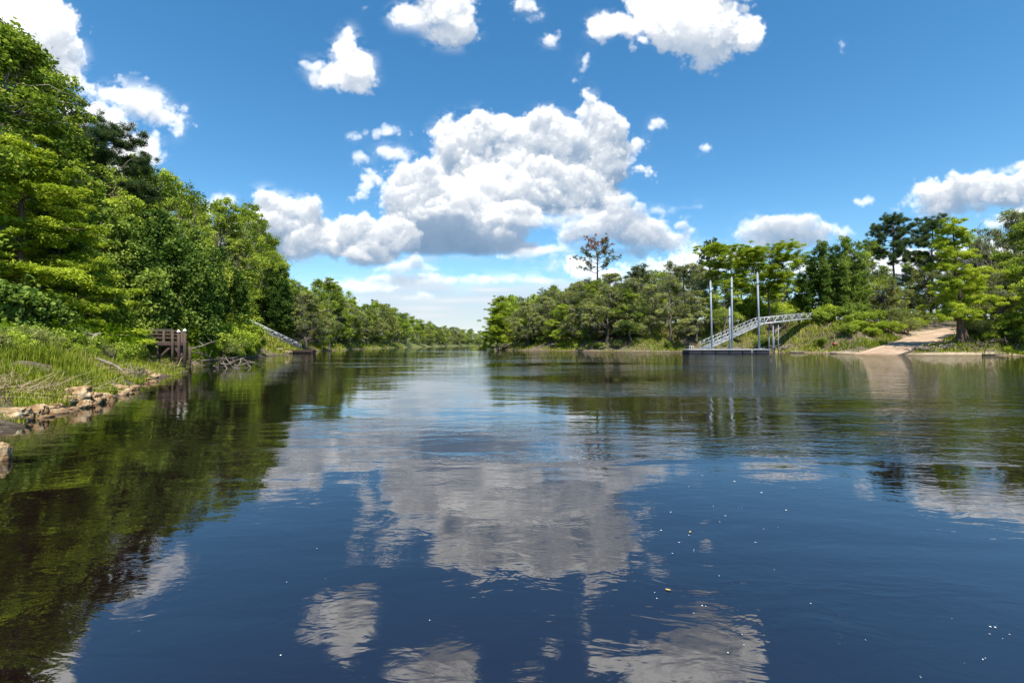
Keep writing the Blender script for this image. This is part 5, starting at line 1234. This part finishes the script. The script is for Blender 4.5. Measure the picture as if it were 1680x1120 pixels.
def flecks():
    rng = np.random.default_rng(77)
    spots = [(1152, 780), (1130, 798), (1249, 808), (1212, 833), (1217, 833), (1290, 837), (1181, 856), (1276, 865), (1253, 868), (1130, 878), (1133, 873), (1138, 902), (1138, 905), (1103, 908), (1114, 890), (1074, 972), (1078, 982), (1152, 994), (1138, 1006), (1158, 995),
             (1562, 1015), (1624, 1028), (1632, 1029), (1636, 1027), (1623, 1040), (1645, 1048), (1656, 1041), (1582, 1088), (1612, 1082), (1617, 1080), (1511, 1112), (1510, 1110), (1220, 1058), (1217, 1041), (1194, 1071), (1060, 900), (1170, 830), (1190, 846), (1205, 790), (1165, 900), (1240, 890), (1100, 840), (1085, 870), (470, 955), (520, 900), (460, 1075), (705, 1018), (950, 760), (900, 950), (1180, 945), (1330, 990), (1270, 935), (1420, 1050)]
    protos = []
    for s in range(4):
        m = MB(); 
        for b in range(rng.integers(3, 8)):
            k = 9; a = np.arange(k) * 2 * np.pi / k; r = rng.uniform(.25, .7) * (1 + .2 * rng.standard_normal(k)); c = np.array([rng.normal(0, .8), rng.normal(0, .4)])
            top = np.column_stack([c[0] + r * np.cos(a), c[1] + r * np.sin(a), np.full(k, .01)]); mid = np.column_stack([c[0] + .6 * r * np.cos(a), c[1] + .6 * r * np.sin(a), np.full(k, .22)])
            V = np.concatenate([top, mid, [[c[0], c[1], .30]]]); i0 = np.arange(k); i1 = (i0 + 1) % k
            m.add(V, np.stack([i0, i1, k + i1, k + i0], 1), np.stack([k + i0, k + i1, np.full(k, 2 * k)], 1))
        protos.append(m.mesh('foam_fleck', True)); protos[-1].materials.append(M['foam'])
    for i, (px, py) in enumerate(spots):
        Y = EYE * F / (py - HZ); o = D.objects.new('foam_fleck', protos[i % 4]); C.objects.link(o); o.location = ((px - 840) / F * Y, Y, .004)
        s = rng.uniform(.5, 1.3) * Y / F * .75; o.scale = (s, s * 1.6, s * .5); o.rotation_euler = (0, 0, rng.uniform(0, 6.28)); tag(o, 'tiny white fleck of foam drifting on the dark water', 'foam', 'foam flecks drifting on the river')
    for px, py in ((1096, 968), (1132, 873)):
        Y = EYE * F / (py - HZ); m = MB(); t = np.linspace(-1, 1, 9); w = .38 * (1 - t ** 2)
        V = np.concatenate([np.column_stack([t, w, .08 * t ** 2]), np.column_stack([t, -w, .08 * t ** 2 + .03])]); i = np.arange(8); m.add(V, np.stack([i, i + 9, i + 10, i + 1], 1))
        o = m.build('fallen_leaf', M['fleaf']); s = .017; o.scale = (s, s, s); o.location = ((px - 840) / F * Y, Y, .006); o.rotation_euler = (0, 0, px)
        tag(o, 'yellow fallen leaf floating on the dark water', 'leaf', 'fallen leaves floating on the river')

# ------------------------------------------------------------------ sky, light, camera
SUN = (math.radians(62), math.radians(166))        # elevation, compass bearing (clockwise from the view direction)
def sky_and_light():
    A, L = build_clouds()
    im = D.images.new('cloud_field', CW, CH, alpha=True, float_buffer=True); im.colorspace_settings.name = 'Non-Color'
    px = np.zeros((CH, CW, 4), np.float32); px[..., 0] = A; px[..., 1] = L; px[..., 3] = 1
    im.pixels.foreach_set(px[::-1].ravel()); im.update(); im.pack()
    w = D.worlds.new('World'); bpy.context.scene.world = w; w.use_nodes = True; nt = w.node_tree; nt.nodes.clear()
    sky = nd(nt, 'ShaderNodeTexSky', sky_type='NISHITA'); sky.sun_disc = False; sky.sun_elevation = SUN[0]; sky.sun_rotation = SUN[1]
    sky.altitude = 0; sky.air_density = 1.0; sky.dust_density = .25; sky.ozone_density = 2.2
    bg = nd(nt, 'ShaderNodeBackground'); bg.inputs[1].default_value = SKY_STRENGTH
    hs = nd(nt, 'ShaderNodeHueSaturation'); hs.inputs['Saturation'].default_value = SKY_SAT; hs.inputs['Hue'].default_value = SKY_HUE; lk(nt, sky.outputs[0], hs.inputs['Color']); lk(nt, hs.outputs[0], bg.inputs[0])
    tc = nd(nt, 'ShaderNodeTexCoord').outputs['Generated']; s = nd(nt, 'ShaderNodeSeparateXYZ'); lk(nt, tc, s.inputs[0])
    y = mth(nt, 'MAXIMUM', s.outputs[1], .02)
    u = mth(nt, 'DIVIDE', s.outputs[0], y); v = mth(nt, 'DIVIDE', s.outputs[2], y)
    cb = nd(nt, 'ShaderNodeCombineXYZ')
    lk(nt, mth(nt, 'MULTIPLY_ADD', u, F / (CX1 - CX0), (840 - CX0) / (CX1 - CX0)), cb.inputs[0])
    lk(nt, mth(nt, 'MULTIPLY_ADD', v, F / (CY1 - CY0), 1 - (HZ - CY0) / (CY1 - CY0)), cb.inputs[1])
    ti = nd(nt, 'ShaderNodeTexImage', extension='CLIP', interpolation='Cubic'); ti.image = im; lk(nt, cb.outputs[0], ti.inputs[0])
    sc = nd(nt, 'ShaderNodeSeparateColor'); lk(nt, ti.outputs[0], sc.inputs[0])
    a = mth(nt, 'MULTIPLY', sc.outputs[0], mth(nt, 'GREATER_THAN', s.outputs[1], .03))
    col = ramp(nt, sc.outputs[1], [(0.05, (.17, .29, .46)), (.30, (.34, .45, .60)), (.58, (.66, .72, .80)), (.92, (1.0, 1.0, 1.0))])
    cbk = nd(nt, 'ShaderNodeBackground'); lk(nt, col, cbk.inputs[0])
    mr = nd(nt, 'ShaderNodeMapRange', interpolation_type='SMOOTHSTEP'); lk(nt, sc.outputs[1], mr.inputs[0])
    for q, val in enumerate((.58, 1.0, CLOUD_STRENGTH, CLOUD_STRENGTH * 1.5)): mr.inputs[q + 1].default_value = val
    lk(nt, mr.outputs[0], cbk.inputs[1])
    mx = nd(nt, 'ShaderNodeMixShader'); lk(nt, a, mx.inputs[0]); lk(nt, bg.outputs[0], mx.inputs[1]); lk(nt, cbk.outputs[0], mx.inputs[2])
    lk(nt, mx.outputs[0], nd(nt, 'ShaderNodeOutputWorld').inputs[0])
    l = D.lights.new('Sun', 'SUN'); l.energy = SUN_STRENGTH; l.angle = math.radians(.5); l.color = (1, .95, .86)
    o = D.objects.new('Sun', l); C.objects.link(o)
    e, b = SUN; dr = Vector((math.sin(b) * math.cos(e), math.cos(b) * math.cos(e), math.sin(e)))
    o.rotation_euler = dr.to_track_quat('Z', 'Y').to_euler(); o.location = (0, 0, 60)
def camera():
    sc = bpy.context.scene; c = D.cameras.new('Camera'); c.lens = F / 1680 * 36; c.sensor_width = 36; c.sensor_fit = 'HORIZONTAL'; c.clip_start = .05; c.clip_end = 9000; c.shift_y = 4 / 1680
    o = D.objects.new('Camera', c); C.objects.link(o); o.location = (0, 0, EYE); o.rotation_euler = (math.pi / 2, 0, 0); sc.camera = o
    sc.view_settings.view_transform = 'Standard'; sc.view_settings.look = 'None'; sc.view_settings.exposure = EXPOSURE; sc.view_settings.gamma = 1
    cy = sc.cycles; cy.use_denoising = True; cy.max_bounces = 8; cy.diffuse_bounces = 3; cy.glossy_bounces = 3; cy.transmission_bounces = 4; cy.transparent_max_bounces = 8
    cy.caustics_reflective = False; cy.caustics_refractive = False; cy.sample_clamp_indirect = 6

SKY_STRENGTH, SKY_SAT, SKY_HUE, CLOUD_STRENGTH, SUN_STRENGTH, EXPOSURE = .113, 1.30, .492, .62, 5.0, .75
random.seed(1)
build_ground_and_water(); plant_all(); grass_all(); rocks(); driftwood(); old_platform(); right_dock(); left_gangway(); boat_ramp(); flecks(); sky_and_light(); camera()
